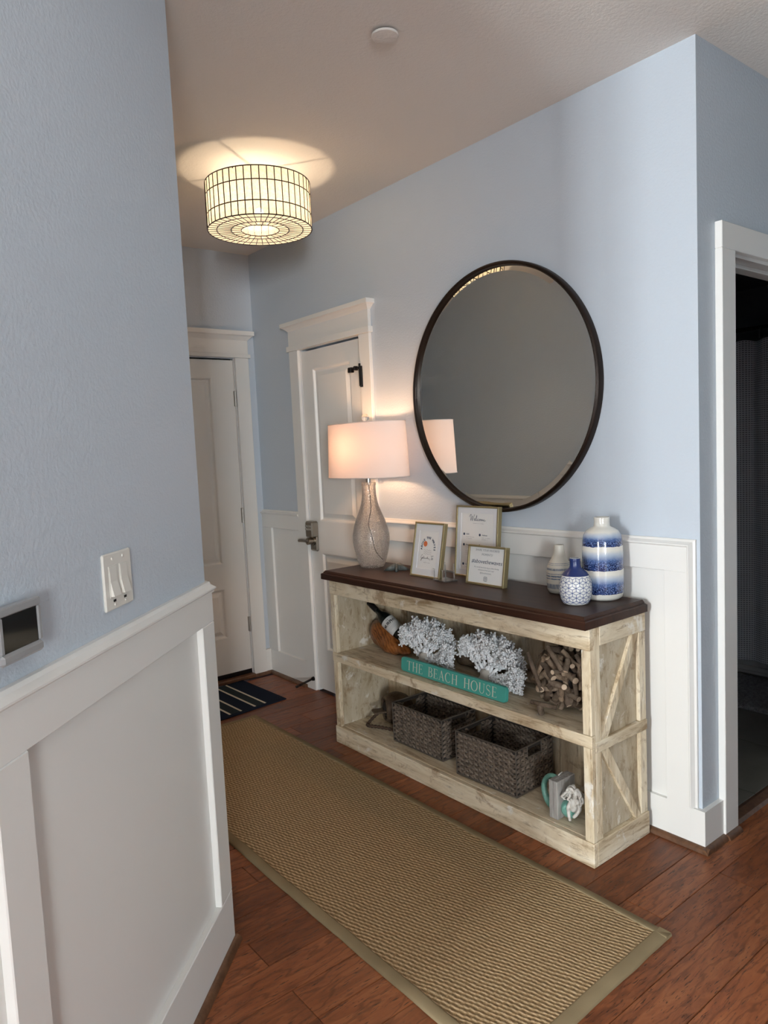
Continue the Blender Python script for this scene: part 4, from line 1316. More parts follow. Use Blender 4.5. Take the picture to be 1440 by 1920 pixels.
# --- teal sign
sg = tag(empty('wooden_sign', (-0.914, -0.340, SZ + .0018)), 'teal wooden sign reading THE BEACH HOUSE in cream letters', 'sign')
SW, SHH = 0.624, 0.062
pts = []
for (cx, cz, a0) in ((SW / 2 - .014, .014, -pi / 2), (SW / 2 - .014, SHH - .014, 0), (-SW / 2 + .014, SHH - .014, pi / 2), (-SW / 2 + .014, .014, pi)):
    for k in range(6):
        a = a0 + pi / 2 * k / 5
        pts.append((cx + .014 * cos(a), 0, cz + .014 * sin(a)))
Ms = Matrix.Rotation(-.10, 4, 'X')
bd = MB().loops([[(x, .016, z) for x, _, z in pts], [(x, .0015, z) for x, _, z in pts], [(x * .997, 0, SHH / 2 + (z - SHH / 2) * .96) for x, _, z in pts]])
bd.add([(x, .016, z) for x, _, z in pts], [tuple(range(len(pts)))])
bd.map(lambda p: Ms @ p).build('sign_board', 'teal_sign', sg)
# serif capitals drawn from strokes (unit height 1)
TH, TN, SR = .098, .042, .018
def stem(x, w_=TH, y0=0, y1=1): return [('r', x - w_ / 2, x + w_ / 2, y0, y1)]
def ser(x, y, hw): return [('r', x - hw, x + hw, y - .016, y + .016)]
def arc(cx, cy, rx, ry, a0, a1, wx, wy, n=20): return [('a', cx, cy, rx, ry, a0, a1, wx, wy, n)]
def ln(x0, y0, x1, y1, w_): return [('l', x0, y0, x1, y1, w_)]
GL = {
 'T': (.62, stem(.31) + ser(.31, .016, .12) + [('r', .02, .60, .955, .985)] + ln(.035, .985, .02, .82, .03) + ln(.585, .985, .60, .82, .03)),
 'H': (.70, stem(.13) + stem(.57) + ser(.13, .016, .11) + ser(.57, .016, .11) + ser(.13, .984, .11) + ser(.57, .984, .11) + [('r', .13, .57, .495, .53)]),
 'E': (.54, stem(.13) + [('r', .02, .48, .0, .032), ('r', .02, .46, .968, 1.0), ('r', .13, .38, .495, .53)] + ln(.485, .0, .50, .18, .03) + ln(.455, 1.0, .47, .84, .03) + ln(.385, .43, .385, .60, .03)),
 'B': (.56, stem(.13) + [('r', .02, .28, .0, .032), ('r', .02, .26, .968, 1.0), ('r', .13, .28, .505, .537)] + arc(.25, .758, .20, .226, -pi / 2, pi / 2, TH * .9, TN) + arc(.27, .268, .23, .252, -pi / 2, pi / 2, TH, TN)),
 'A': (.68, ln(.10, .0, .34, 1.0, .032) + ln(.33, 1.0, .58, .0, TH) + ser(.10, .016, .09) + ser(.58, .016, .10) + [('r', .19, .48, .325, .358)]),
 'C': (.66, arc(.36, .5, .31, .49, .30 * pi, 1.70 * pi, TH, TN, 28) + ln(.56, .92, .575, .74, .03) + ln(.56, .08, .575, .24, .03)),
 'O': (.74, arc(.37, .5, .32, .49, 0, 2 * pi, TH, TN, 36)),
 'U': (.68, stem(.13, TH, .32, 1) + stem(.56, .036, .32, 1) + ser(.13, .984, .11) + ser(.56, .984, .09) + arc(.345, .33, .215, .32, pi, 2 * pi, .055, TN, 16)),
 'S': (.50, arc(.25, .75, .185, .235, .16 * pi, 1.42 * pi, TN * 1.2, TN * 1.2, 16) + arc(.25, .26, .20, .25, -.86 * pi, .42 * pi, TN * 1.2, TN * 1.2, 16) + ln(.125, .60, .375, .44, TH * 1.1) + ln(.42, .95, .43, .79, .03) + ln(.075, .22, .07, .05, .03)),
}
def glyph(mb, ch, x, y, s, M):
    wd_, prims = GL[ch]
    for p in prims:
        if p[0] == 'r':
            ribbon(mb, [(x + p[1] * s, y + (p[3] + p[4]) / 2 * s), (x + p[2] * s, y + (p[3] + p[4]) / 2 * s)], (p[4] - p[3]) / 2 * s, M)
        elif p[0] == 'l':
            ribbon(mb, [(x + p[1] * s, y + p[2] * s), (x + p[3] * s, y + p[4] * s)], p[5] / 2 * s, M)
        else:
            _, cx, cy, rx, ry, a0, a1, wx, wy, n_ = p
            P = []; W = []
            for i in range(n_ + 1):
                a = a0 + (a1 - a0) * i / n_
                P.append((x + (cx + rx * cos(a)) * s, y + (cy + ry * sin(a)) * s))
                W.append((wy + (wx - wy) * abs(cos(a))) / 2 * s)
            ribbon(mb, P, W, M)
Mg = Ms @ Matrix.Rotation(pi / 2, 4, 'X')
def width(t, s, gap): return sum((GL[c][0] * s + gap) if c != ' ' else .024 for c in t)
LS = .041; gap = .0035
tx = -width('THE BEACH HOUSE', LS * 1.0, gap) * 1.18 / 2
lt = MB(); x = 0
for ch in 'THE BEACH HOUSE':
    if ch == ' ': x += .024; continue
    glyph(lt, ch, x, SHH / 2 - LS / 2, LS, None); x += GL[ch][0] * LS + gap
sc2 = (SW * .87) / x
lt.v = [tuple(Mg @ Vector(((p[0] - x / 2) * sc2, p[1], p[2] + .0003))) for p in lt.v]
lo = lt.build('lettering', 'cream_ink', sg); lo['label'] = 'cream serif capitals THE BEACH HOUSE'

# --- two white corals
def coral_mesh(seed):
    """dense fan of short branches ending in little cups"""
    rc = random.Random(seed)
    body = MB(); tips = []
    def branch(p, d, ln_, r, lev):
        pts = [p.copy()]; rad = [r]; q = p.copy()
        for k in range(2):
            d = (d + Vector((rc.uniform(-.16, .16), rc.uniform(-.16, .16), rc.uniform(-.08, .14)))).normalized()
            q = q + d * ln_ / 2
            pts.append(q.copy()); rad.append(r * (1 - .08 * (k + 1)))
            for _ in range(5):
                b = Vector((rc.gauss(0, 1), rc.gauss(0, 1), rc.gauss(0, 1)))
                b = (b - d * b.dot(d)).normalized() + d * .35
                tips.append((q - d * rc.random() * ln_ / 2, b.normalized(), r * .8, 1.0))
        body.tube(pts, rad, 6)
        tips.append((q, d, r * .4, 1.25))
        if lev > 0:
            for k in range(3):
                ang = (k - 1) * rc.uniform(.38, .62) + rc.uniform(-.12, .12)
                nd = Vector((d.x * cos(ang) - d.z * sin(ang), d.y * .6 + rc.uniform(-.36, .36), d.x * sin(ang) + d.z * cos(ang))).normalized()
                branch(q, nd, ln_ * rc.uniform(.66, .84), r * .84, lev - 1)
    for i in range(9):
        a = -1.25 + 2.65 * i / 8
        branch(Vector((.016 * sin(a), rc.uniform(-.012, .012), .040)), Vector((sin(a), rc.uniform(-.3, .3), cos(a) + .05)).normalized(), .070 * (1 + .10 * rc.uniform(-1, 1)), .0085, 3 if abs(a) < 1.2 else 2)
    for p, d, r, k in tips:
        h_ = rc.uniform(.006, .010) * k; rr_ = rc.uniform(.0042, .0058)
        c0 = p + d * r
        body.tube([c0, c0 + d * h_ * .7, c0 + d * h_], [rr_ * .75, rr_, rr_ * 1.1], 5)
    return body
cor = coral_mesh(5)
# fit to the size in the photograph
zs = [p[2] for p in cor.v]; xs_ = [p[0] for p in cor.v]
kx, kz = .400 / (max(xs_) - min(xs_)), .232 / max(zs)
cxm = (max(xs_) + min(xs_)) / 2
cor.v = [((p[0] - cxm * min(1, max(0, p[2] / .1))) * kx, max(-.090, min(.095, p[1] * .72)), max(.003, p[2] * kz)) for p in cor.v]
cme = cor.mesh('coral_branches'); cme.materials.append(MATS['coral_white'])
for q in cme.polygons: q.use_smooth = True
cbm = MB(); cbm.lathe([(.046, 0), (.046, .008), (.036, .022), (.026, .040), (.024, .055), (.018, .066)], 20, sy=.8).map(lambda p: p + Vector((mnoise.noise(p * 60), mnoise.noise(p * 60 + Vector((5, 0, 0))), 0)) * .006)
cbase = cbm.mesh('coral_foot'); cbase.materials.append(MATS['coral_base'])
cor2 = MB(); cor2.f = cor.f
Rt = Matrix.Rotation(.15, 3, 'Y')
cor2.v = [(q.x, q.y, max(.004, q.z)) for q in (Rt @ Vector(p) for p in cor.v)]
cme2 = cor2.mesh('coral_branches'); cme2.materials.append(MATS['coral_white'])
for q in cme2.polygons: q.use_smooth = True
for lbl, x, y, rz, me_ in (('branching white coral beside the wine bottle, left of the pair', -1.190, -.232, -.10, cme), ('branching white coral tilted right, nearest the driftwood ball', -.812, -.226, -.10, cme2)):
    root = tag(empty('coral', (x, y, SZ), rz), lbl, 'coral', 'white corals on the middle shelf')
    link('coral_branches', me_, root)
    link('coral_foot', cbase, root, smooth=True)

# --- driftwood log behind the corals
lg = MB().tube(spline([(-.30, .01, .034), (-.16, 0, .038), (0, .012, .036), (.14, 0, .040), (.29, .006, .032)], 6), [.018] + [.026 + .005 * sin(k * .9) for k in range(23)] + [.016], 14)
lg.map(lambda p: p + Vector((0, mnoise.noise(p * 22) * .008, mnoise.noise(p * 25 + Vector((3, 1, 0))) * .008)))
zmin = min(p[2] for p in lg.v); lg.v = [(p[0], p[1], p[2] - zmin) for p in lg.v]
o = lg.build('driftwood_log', 'driftwood', None, smooth=True, loc=(-0.80, -0.106, SZ))
tag(o, 'weathered driftwood log lying along the shelf behind the corals', 'driftwood')

# --- burl wine holder and bottle
bh = MB()
bm = bmesh.new(); bmesh.ops.create_icosphere(bm, subdivisions=4, radius=1.0)
for q in bm.verts:
    p = q.co.copy()
    x, y, z = p.x * .168, p.y * .052, p.z * .080
    # high at the left end, thin at the right
    t = (x + .168) / .336
    z = z * (1.18 - .86 * t) + (.040 - .060 * t)
    nz = mnoise.noise(Vector((x, y, z)) * 14) * .018 + mnoise.noise(Vector((x, y, z)) * 40) * .006
    v_ = Vector((x, y, z)) * (1 + nz / .09)
    q.co = v_
bh.take(bm)
zmin = min(p[2] for p in bh.v)
bh.v = [(p[0], p[1], max(0, p[2] - zmin - .006)) for p in bh.v]
o = bh.build('bottle_holder', 'burl_wood', None, smooth=True, loc=(-1.508, -.176, SZ))
o.rotation_euler = (0, 0, -.12)
tag(o, 'polished reddish burl wood holder cradling the wine bottle', 'bottle holder')
wb_ = tag(empty('wine_bottle', (-1.640, -.192, .692)), 'dark wine bottle with white label lying slanted in burl holder', 'wine bottle')
d_ = Vector((.238, .050, -.170)).normalized()
wb_.rotation_mode = 'QUATERNION'; wb_.rotation_quaternion = d_.to_track_quat('Z', 'Y')
MB().lathe([(.0135, 0), (.0142, .002), (.0142, .018), (.0135, .020), (.0135, .075), (.017, .088), (.030, .108), (.0355, .125), (.0365, .14), (.0365, .285), (.033, .296), (.02, .299)], 32).build('bottle', 'bottle_glass', wb_, smooth=True, auto=0.8)
MB().lathe([(.0145, .001), (.0148, .003), (.0148, .062), (.0142, .063)], 28).build('foil_cap', 'black_metal', wb_, smooth=True, auto=0.7)
MB().lathe([(.0369, .142), (.0371, .143), (.0371, .225), (.0369, .226)], 40, cap0=False, cap1=False).build('label_band', 'label_paper', wb_, smooth=True)
# which way is up-front on the bottle: find the angle facing the camera
qi = wb_.rotation_quaternion.inverted()
tc_ = qi @ (CAM_POS - Vector((-1.55, -.17, .62)))
aface = atan2(tc_.y, tc_.x)
def wrap(me, rad, a0, off):
    for q in me.vertices:
        # x across the label (angle), y along the bottle toward the neck
        a = a0 - q.co.x / rad
        z = .184 - q.co.y - off
        q.co = Vector((rad * cos(a), rad * sin(a), z))
for s_, sz_, yy, bo in (('THE', .008, .031, 0), ('MURPHY', .0215, .014, .0007)):
    me = text_mesh(s_, sz_, bold=bo)
    wrap(me, .0373, aface, yy); me.materials.clear(); me.materials.append(MATS['ink_black'])
    link('label_text', me, wb_)
mb = MB()
for k, yy in enumerate((.002, -.007, -.013, -.019)):
    for i in range(8):
        a = aface + (-.45 + .9 * i / 7); a2 = aface + (-.45 + .9 * (i + 1) / 7)
        z = .184 - yy; w_ = .0006
        mb.add([(.0373 * cos(a), .0373 * sin(a), z - w_), (.0373 * cos(a2), .0373 * sin(a2), z - w_), (.0373 * cos(a2), .0373 * sin(a2), z + w_), (.0373 * cos(a), .0373 * sin(a), z + w_)], [(0, 1, 2, 3)])
mb.build('label_lines', 'ink_grey', wb_)

# --- driftwood ball of short sticks
db = tag(empty('driftwood_ball', (-.398, -.213, SZ)), 'ball of many short driftwood sticks at the right end of shelf', 'driftwood ball')
rb = random.Random(3)
BR = .128
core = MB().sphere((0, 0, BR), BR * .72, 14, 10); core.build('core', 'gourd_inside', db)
ga = pi * (3 - sqrt(5))
NS = 150
for i in range(NS):
    zz = 1 - 2 * (i + .5) / NS; rr_ = sqrt(1 - zz * zz); a = ga * i
    nrm = Vector((rr_ * cos(a), rr_ * sin(a), zz))
    rad_ = rb.uniform(.008, .0145); ln_ = rb.uniform(.045, .095)
    kind = rb.random()
    tdir = nrm.cross(Vector((rb.gauss(0, 1), rb.gauss(0, 1), rb.gauss(0, 1)))).normalized()
    d = (tdir + nrm * (rb.uniform(-.15, .2) if kind < .72 else rb.uniform(.8, 2.0))).normalized()
    c0 = Vector((0, 0, BR)) + nrm * (BR - rad_ - rb.uniform(.0, .030))
    P = [c0 - d * ln_ / 2, c0 - d * ln_ * .2 + Vector((rb.uniform(-.004, .004),) * 3), c0 + d * ln_ * .2, c0 + d * ln_ / 2]
    P = [Vector((p.x, p.y, max(p.z, rad_ + .001))) for p in P]
    # stay inside the shelf bay and clear of the end panel
    P = [Vector((max(-.14, min(.150, p.x)), max(-.158, min(.142, p.y)), min(p.z, .272))) for p in P]
    s_ = MB().tube(P, [rad_ * .92, rad_, rad_ * 1.02, rad_ * .95], 8)
    so = s_.build('stick', 'driftwood', db, smooth=True, auto=0.8)
    if kind >= .72 or rb.random() < .3:
        dd = (P[3] - P[2]).normalized()
        e = MB().tube([P[3] + dd * .0002, P[3] + dd * .0012], [rad_ * .93, rad_ * .85], 10)
        e.build('cut_end', 'cut_wood', so)
for (p, q, r_) in (((-.085, -.128, .225), (-.015, -.140, .100), .0085), ((-.055, -.150, .052), (.055, -.146, .056), .0085), ((-.035, -.120, .004), (-.035, -.128, .046), .0125), ((.000, -.118, .262), (.070, -.130, .190), .0095)):
    MB().tube([p, Vector(p).lerp(Vector(q), .5) + Vector((.002, -.003, .002)), q], [r_ * .9, r_, r_ * .95], 9).build('stick', 'driftwood', db, smooth=True, auto=0.8)

# ------------------------------------------------------------------ bottom shelf
BZ_ = 0.0885
def strand_mesh():
    """one lens-shaped twist of the plait, lying in XZ, facing -Y"""
    mb = MB(); n = 6; v = []; f = []
    for i in range(n + 1):
        t = i / n; w_ = .5 * sin(pi * min(1, max(0, t * .94 + .03))) ** .7
        v += [(t - .5, -.04 * 0, w_ * .5), (t - .5, -.5 * sin(pi * t) ** .6 - .05, 0), (t - .5, 0, -w_ * .5)]
    for i in range(n):
        f += [(3 * i, 3 * i + 1, 3 * i + 4, 3 * i + 3), (3 * i + 1, 3 * i + 2, 3 * i + 5, 3 * i + 4)]
    return v, f
SV, SF = strand_mesh()
def basket(label, x, y, rz, wd_, dp, ht):
    root = tag(empty('basket', (x, y, BZ_), rz), label, 'basket', 'woven baskets on the bottom shelf')
    rb_ = random.Random(int(x * 1000))
    inner = MB()
    t_ = .006
    inner.box(-wd_ / 2, wd_ / 2, -dp / 2, -dp / 2 + t_, .002, ht - .006); inner.box(-wd_ / 2, wd_ / 2, dp / 2 - t_, dp / 2, .002, ht - .006)
    HZ0, HZ1, HW = ht - .050, ht - .018, .045
    for sx in (-1, 1):
        a, b = sorted((sx * wd_ / 2, sx * (wd_ / 2 - t_)))
        inner.box(a, b, -dp / 2 + t_, dp / 2 - t_, .002, HZ0); inner.box(a, b, -dp / 2 + t_, -HW, HZ0, ht - .006); inner.box(a, b, HW, dp / 2 - t_, HZ0, ht - .006)
        inner.box(a, b, -HW, HW, HZ1, ht - .006)
    inner.box(-wd_ / 2, wd_ / 2, -dp / 2, dp / 2, 0, .004)
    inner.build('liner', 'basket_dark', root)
    wv = MB()
    def face(fn, length, hole=None, outer=True):
        nr, nc = 17, max(6, int(length / .026))
        for r_ in range(nr):
            for c_ in range(nc + 1):
                u = -length / 2 + length * (c_ + (.5 if r_ % 2 else 0)) / nc
                if abs(u) > length / 2 - .008: continue
                z = .010 + (ht - .022) * (r_ + .5) / nr
                if hole and abs(u) < HW + .004 and HZ0 - .004 < z < HZ1 + .004: continue
                tilt = (.42 if r_ % 2 else -.42) + rb_.uniform(-.12, .12)
                ln_ = (.0315 + rb_.uniform(-.003, .003)); hh_ = .0155
                ct_, st_ = cos(tilt), sin(tilt)
                vv = []
                for (a, b, c3) in SV:
                    du, dz = a * ln_, c3 * hh_ * 1.9
                    vv.append(fn(u + du * ct_ - dz * st_, b * .010, z + du * st_ + dz * ct_))
                wv.add(vv, SF)
    face(lambda u, d, z: (u, -dp / 2 + d, z), wd_)
    face(lambda u, d, z: (u, dp / 2 - d, z), wd_)
    face(lambda u, d, z: (u, dp / 2 - t_ + d, z), wd_ - .02)
    face(lambda u, d, z: (wd_ / 2 - d, u, z), dp, True)
    face(lambda u, d, z: (-wd_ / 2 + d, u, z), dp, True)
    face(lambda u, d, z: (-wd_ / 2 + t_ - d, u, z), dp - .02, True)
    o = wv.build('weave', 'basket_weave', root); o['kind'] = 'stuff'; o['label'] = 'plaited dark brown strands'
    rim = MB()
    c4 = [(-wd_ / 2, -dp / 2), (wd_ / 2, -dp / 2), (wd_ / 2, dp / 2), (-wd_ / 2, dp / 2)]
    for i in range(4):
        a, b = c4[i], c4[(i + 1) % 4]
        rim.tube([(*a, ht - .004), (*b, ht - .004)], .0034, 6)
        rim.tube([(*a, .002), (*a, ht - .002)], .0030, 6)
        rim.tube([(*a, .005), (*b, .005)], .004, 6)
    for sx in (-1, 1):
        for yy in (-HW, HW): rim.tube([(sx * wd_ / 2, yy, HZ0), (sx * wd_ / 2, yy, ht - .004)], .003, 6)
        rim.tube([(sx * wd_ / 2, -HW, HZ0), (sx * wd_ / 2, HW, HZ0)], .003, 6)
    rim.build('rim', 'basket_frame', root)
basket('dark woven basket next to the brown gourd, left of the two', -1.183, -.196, 0.0, .335, .205, .188)
basket('dark woven basket beside the mermaid bookend, right of the two', -.738, -.212, .045, .315, .232, .190)

# --- gourd with open mouth and rope loop
gd = tag(empty('gourd', (-1.515, -.150, BZ_)), 'dark brown dried gourd with open mouth and rope handle', 'gourd')
gm = MB(); n, kk = 28, 14
v, f = [], []
for k in range(kk + 1):
    th = .85 + (pi - .85 - .03) * k / kk       # mouth left open toward -x -y
    for i in range(n):
        a = 2 * pi * i / n
        v.append((-.090 * cos(th), .070 * sin(th) * cos(a), .078 + .078 * sin(th) * sin(a)))
for k in range(kk):
    for i in range(n): f.append((k * n + i, k * n + (i + 1) % n, (k + 1) * n + (i + 1) % n, (k + 1) * n + i))
gm.add(v, f)
gm.map(lambda p: Matrix.Rotation(1.15, 3, 'Z') @ (p + Vector((0, 0, 0)) * 1.0) + Vector((0, 0, mnoise.noise(p * 25) * .004)))
zmin = min(p[2] for p in gm.v); gm.v = [(p[0], p[1], p[2] - zmin) for p in gm.v]
g_ = gm.build('gourd_shell', 'gourd_shell', gd, smooth=True)
s_ = g_.modifiers.new('thickness', 'SOLIDIFY'); s_.thickness = .006
Rz = Matrix.Rotation(1.15, 3, 'Z')
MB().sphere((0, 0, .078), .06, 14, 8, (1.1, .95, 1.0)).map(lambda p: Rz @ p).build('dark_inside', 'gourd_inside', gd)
MB().bbox(-.118, .02, -.030, .030, .066, .076, .003).map(lambda p: Rz @ p).build('wooden_tongue', 'gourd_shell', gd)
rp_ = spline([(-.070, -.050, .050), (-.075, -.085, .030), (-.070, -.125, .010), (-.050, -.135, .008), (-.01, -.115, .008), (.04, -.095, .008), (.09, -.08, .008)], 8)
MB().tube(rp_, [.0075 + .0018 * sin(k * 2.1) for k in range(len(rp_))], 8).build('rope_loop', 'rope', gd, smooth=True)

# --- mermaid bookend
bk = tag(empty('mermaid_bookend', (-.365, -.29, BZ_)), 'mermaid figure with green tail curled through a grey wood block', 'bookend')
bx, by = bk.location.x, bk.location.y
for i, (x0, x1) in enumerate(((-.402, -.385), (-.3845, -.364))):
    MB().bbox(x0 - bx, x1 - bx, -.342 - by, -.236 - by, 0, .143, .002).build('block_board', 'grey_plank', bk)
# tail on the far side of the block
tp_ = [(-.030, -.010, .024), (-.060, -.012, .024), (-.086, -.008, .046), (-.098, -.004, .080), (-.090, .000, .112), (-.066, .004, .130), (-.036, .006, .128)]
MB().tube(spline([Vector(p) for p in tp_], 6), [.0145 - .0002 * k for k in range(37)], 14).build('tail', 'mermaid_tail', bk, smooth=True)
fin = MB().tube(spline([(-.040, .004, .130), (-.030, .006, .148), (-.018, .004, .158)], 4), [.006, .008, .009, .009, .008, .007, .006, .004, .002], 8, squash=.35)
fin.build('tail_fin', 'resin_white', bk, smooth=True)
# hips and tail on the near side
tp_ = [(.000, -.004, .036), (.018, -.010, .040), (.034, -.018, .038), (.050, -.022, .046)]
MB().tube(spline([Vector(p) for p in tp_], 6), [.020, .022, .024, .026, .028, .029, .030, .0305, .031, .031, .030, .029, .028, .026, .025, .024, .023, .022, .021][:19], 16).build('tail', 'mermaid_tail', bk, smooth=True)
# body: one skinned figure
def skinned(name, pts, edges, radii, mat, parent, sub=2, rootv=0):
    me = bpy.data.meshes.new(name)
    me.from_pydata([tuple(p) for p in pts], edges, [])
    o = bpy.data.objects.new(name, me); scene.collection.objects.link(o)
    sk = o.modifiers.new('skin', 'SKIN'); sk.use_smooth_shade = True
    for i, r_ in enumerate(radii):
        sv = me.skin_vertices[0].data[i]
        sv.radius = (r_, r_) if isinstance(r_, (int, float)) else r_
        sv.use_root = (i == rootv)
    ss = o.modifiers.new('sub', 'SUBSURF'); ss.levels = sub; ss.render_levels = sub
    bpy.context.view_layer.update()
    dgx = bpy.context.evaluated_depsgraph_get()
    m2 = bpy.data.meshes.new_from_object(o.evaluated_get(dgx))
    bpy.data.objects.remove(o)
    m2.materials.clear(); m2.materials.append(mat_of(mat))
    for q in m2.polygons: q.use_smooth = True
    return link(name, m2, parent)
#        pelvis            waist             chest             neck              chin/head         crown             L shoulder        L elbow           L wrist           L hand            R shoulder        R elbow           R wrist           R hand
bp_ = [(.052, -.024, .044), (.055, -.026, .062), (.059, -.027, .080), (.062, -.027, .094), (.063, -.030, .104), (.063, -.028, .114), (.046, -.029, .086), (.036, -.036, .056), (.046, -.045, .030), (.056, -.052, .018), (.076, -.026, .086), (.084, -.032, .064), (.078, -.046, .048), (.068, -.052, .036)]
be_ = [(0, 1), (1, 2), (2, 3), (3, 4), (4, 5), (2, 6), (6, 7), (7, 8), (8, 9), (2, 10), (10, 11), (11, 12), (12, 13)]
brd = [.0205, .0150, .0180, .0072, .0110, .0105, .0098, .0078, .0066, .0058, .0098, .0078, .0066, .0058]
skinned('figure_body', bp_, be_, brd, 'resin_white', bk)
nose = MB().tube([(.0625, -.0400, .1090), (.0625, -.0435, .1058), (.0625, -.0410, .1035)], [.0008, .0018, .0012], 6); nose.build('nose', 'resin_white', bk, smooth=True)
rh = random.Random(4)
hair = MB()
for k in range(16):
    a0 = rh.uniform(0, 2 * pi)
    st0 = Vector((.063 + .009 * cos(a0), -.026 + .006 * sin(a0), .116 + rh.uniform(-.004, .008)))
    side = -1 if k % 4 else 1
    ex = Vector((.063 + side * rh.uniform(.016, .044), -.022 + rh.uniform(-.018, .018), .116 + rh.uniform(-.026, .012)))
    mid = st0.lerp(ex, .5) + Vector((0, rh.uniform(-.006, .006), rh.uniform(.008, .018)))
    cur = ex + Vector((side * .004, -.006, -.008))
    hair.tube(spline([st0, mid, ex, cur, ex + Vector((-side * .004, -.004, -.010))], 4), [.0052, .0055, .0055, .0055, .0052, .005, .005, .005, .0046, .0044, .0042, .004, .0036, .0034, .003, .0026, .002], 7)
hair.sphere((.063, -.023, .117), .0135, 12, 8)
hair.build('hair', 'resin_white', bk, smooth=True)
# ------------------------------------------------------------------ seagrass runner
C4 = [Vector((-2.335, -0.502, 0)), Vector((0.170, -0.502, 0)), Vector((0.192, -1.232, 0)), Vector((-2.365, -1.232, 0))]
def bil(u, v): return (C4[0] * (1 - u) + C4[1] * u) * (1 - v) + (C4[3] * (1 - u) + C4[2] * u) * v
rg = tag(empty('runner_rug', (-1.08, -0.867, 0)), 'long brown seagrass runner rug with khaki cloth binding', 'rug')
ctr = Vector((-1.08, -0.867, 0))
NU, NV = 60, 16
v, f = [], []
for j in range(NV + 1):
    for i in range(NU + 1):
        p = bil(.010 + .980 * i / NU, .035 + .93 * j / NV) - ctr
        v.append((p.x, p.y, .0078 + .0012 * mnoise.noise(Vector((p.x * 5, p.y * 7, 0)))))
for j in range(NV):
    for i in range(NU): f.append((j * (NU + 1) + i, j * (NU + 1) + i + 1, (j + 1) * (NU + 1) + i + 1, (j + 1) * (NU + 1) + i))
MB().add(v, f).build('woven_field', 'seagrass', rg, smooth=True)
def strip(uv0, uv1, inw, n):
    """binding along one edge: section (inward offset, height)"""
    prof = [(-.001, .0005), (0.0, .006), (.003, .0095), (inw - .004, .0105), (inw, .0098), (inw, .004)]
    a, b = bil(*uv0), bil(*uv1)
    c = bil(.5, .5)
    t = (b - a).normalized(); nn = Vector((-t.y, t.x, 0))
    if nn.dot(c - a) < 0: nn = -nn
    v, f = [], []
    for i in range(n + 1):
        q = a.lerp(b, i / n)
        wob = .004 * mnoise.noise(q * 4.0 + Vector((0, 0, 2.0))) + .0015 * mnoise.noise(q * 15)
        for d, z in prof:
            p = q + nn * (d + wob) - ctr
            v.append((p.x, p.y, z))
    k = len(prof)
    for i in range(n):
        for j in range(k - 1): f.append((i * k + j, i * k + j + 1, (i + 1) * k + j + 1, (i + 1) * k + j))
    MB().add(v, f).build('binding', 'rug_binding', rg, smooth=True)
strip((0, 0), (1, 0), .030, 90); strip((0, 1), (1, 1), .034, 90); strip((0, 0), (0, 1), .034, 20); strip((1, 0), (1, 1), .040, 20)

# ------------------------------------------------------------------ striped doormat
A, B = Vector((-2.452, -.232, 0)), Vector((-2.966, -.250, 0))
V_ = Vector((.075, -.80, 0))
dm = tag(empty('doormat', (A.x, A.y, 0)), 'navy doormat with cream and grey stripes before entry door', 'doormat')
def mq(u0, u1, v0, v1, z0, z1):
    P = [B - A, V_]
    q = [P[0] * a + P[1] * b for a, b in ((u0, v0), (u1, v0), (u1, v1), (u0, v1))]
    return MB().add([(p.x, p.y, z0) for p in q] + [(p.x, p.y, z1) for p in q], [(3, 2, 1, 0), (4, 5, 6, 7), (0, 1, 5, 4), (1, 2, 6, 5), (2, 3, 7, 6), (3, 0, 4, 7)])
mq(0, 1, 0, 1, .0005, .006).build('mat_base', 'navy_fabric', dm)
for c_ in (.163, .251, .370, .460, .575, .665, .78, .87):
    mq(.06, .985, c_ - .008, c_ + .008, .006, .0072).build('cream_stripe', 'cream_fabric', dm)
for a, b in ((.171, .243), (.378, .452), (.583, .657), (.788, .862)):
    mq(.055, .985, a, b, .006, .0068).build('grey_stripe', 'charcoal_fabric', dm)

# ------------------------------------------------------------------ door stop
dsr = tag(empty('door_stop', (-2.470, -0.0205, 0.072)), 'black spring door stop on the closet door casing', 'door stop')
MB().tube([(0, 0, 0), (0, -.012, 0)], [.014, .011], 12).build('base', 'black_metal', dsr, smooth=True, auto=0.7)
sp_ = []
for k in range(0, 121):
    t = k / 120; a = 2 * pi * 14 * t
    sp_.append((.0055 * cos(a) - .028 * t, -.012 - .085 * t, .0055 * sin(a) - .030 * t))
MB().tube(sp_, .0024, 5).build('spring', 'black_metal', dsr)
MB().tube([(-.028, -.096, -.030), (-.032, -.112, -.034)], [.008, .008], 10).build('tip', 'black_metal', dsr, smooth=True, auto=0.7)

# ------------------------------------------------------------------ light switch and thermostat on the diagonal wall
def on_wall(name, s, z, label, cat):
    o = empty(name, dg(s, 0, z)); o.rotation_euler = (0, 0, -pi / 4 + pi)      # local X = toward the corner side, -Y = out of the wall
    return tag(o, label, cat)
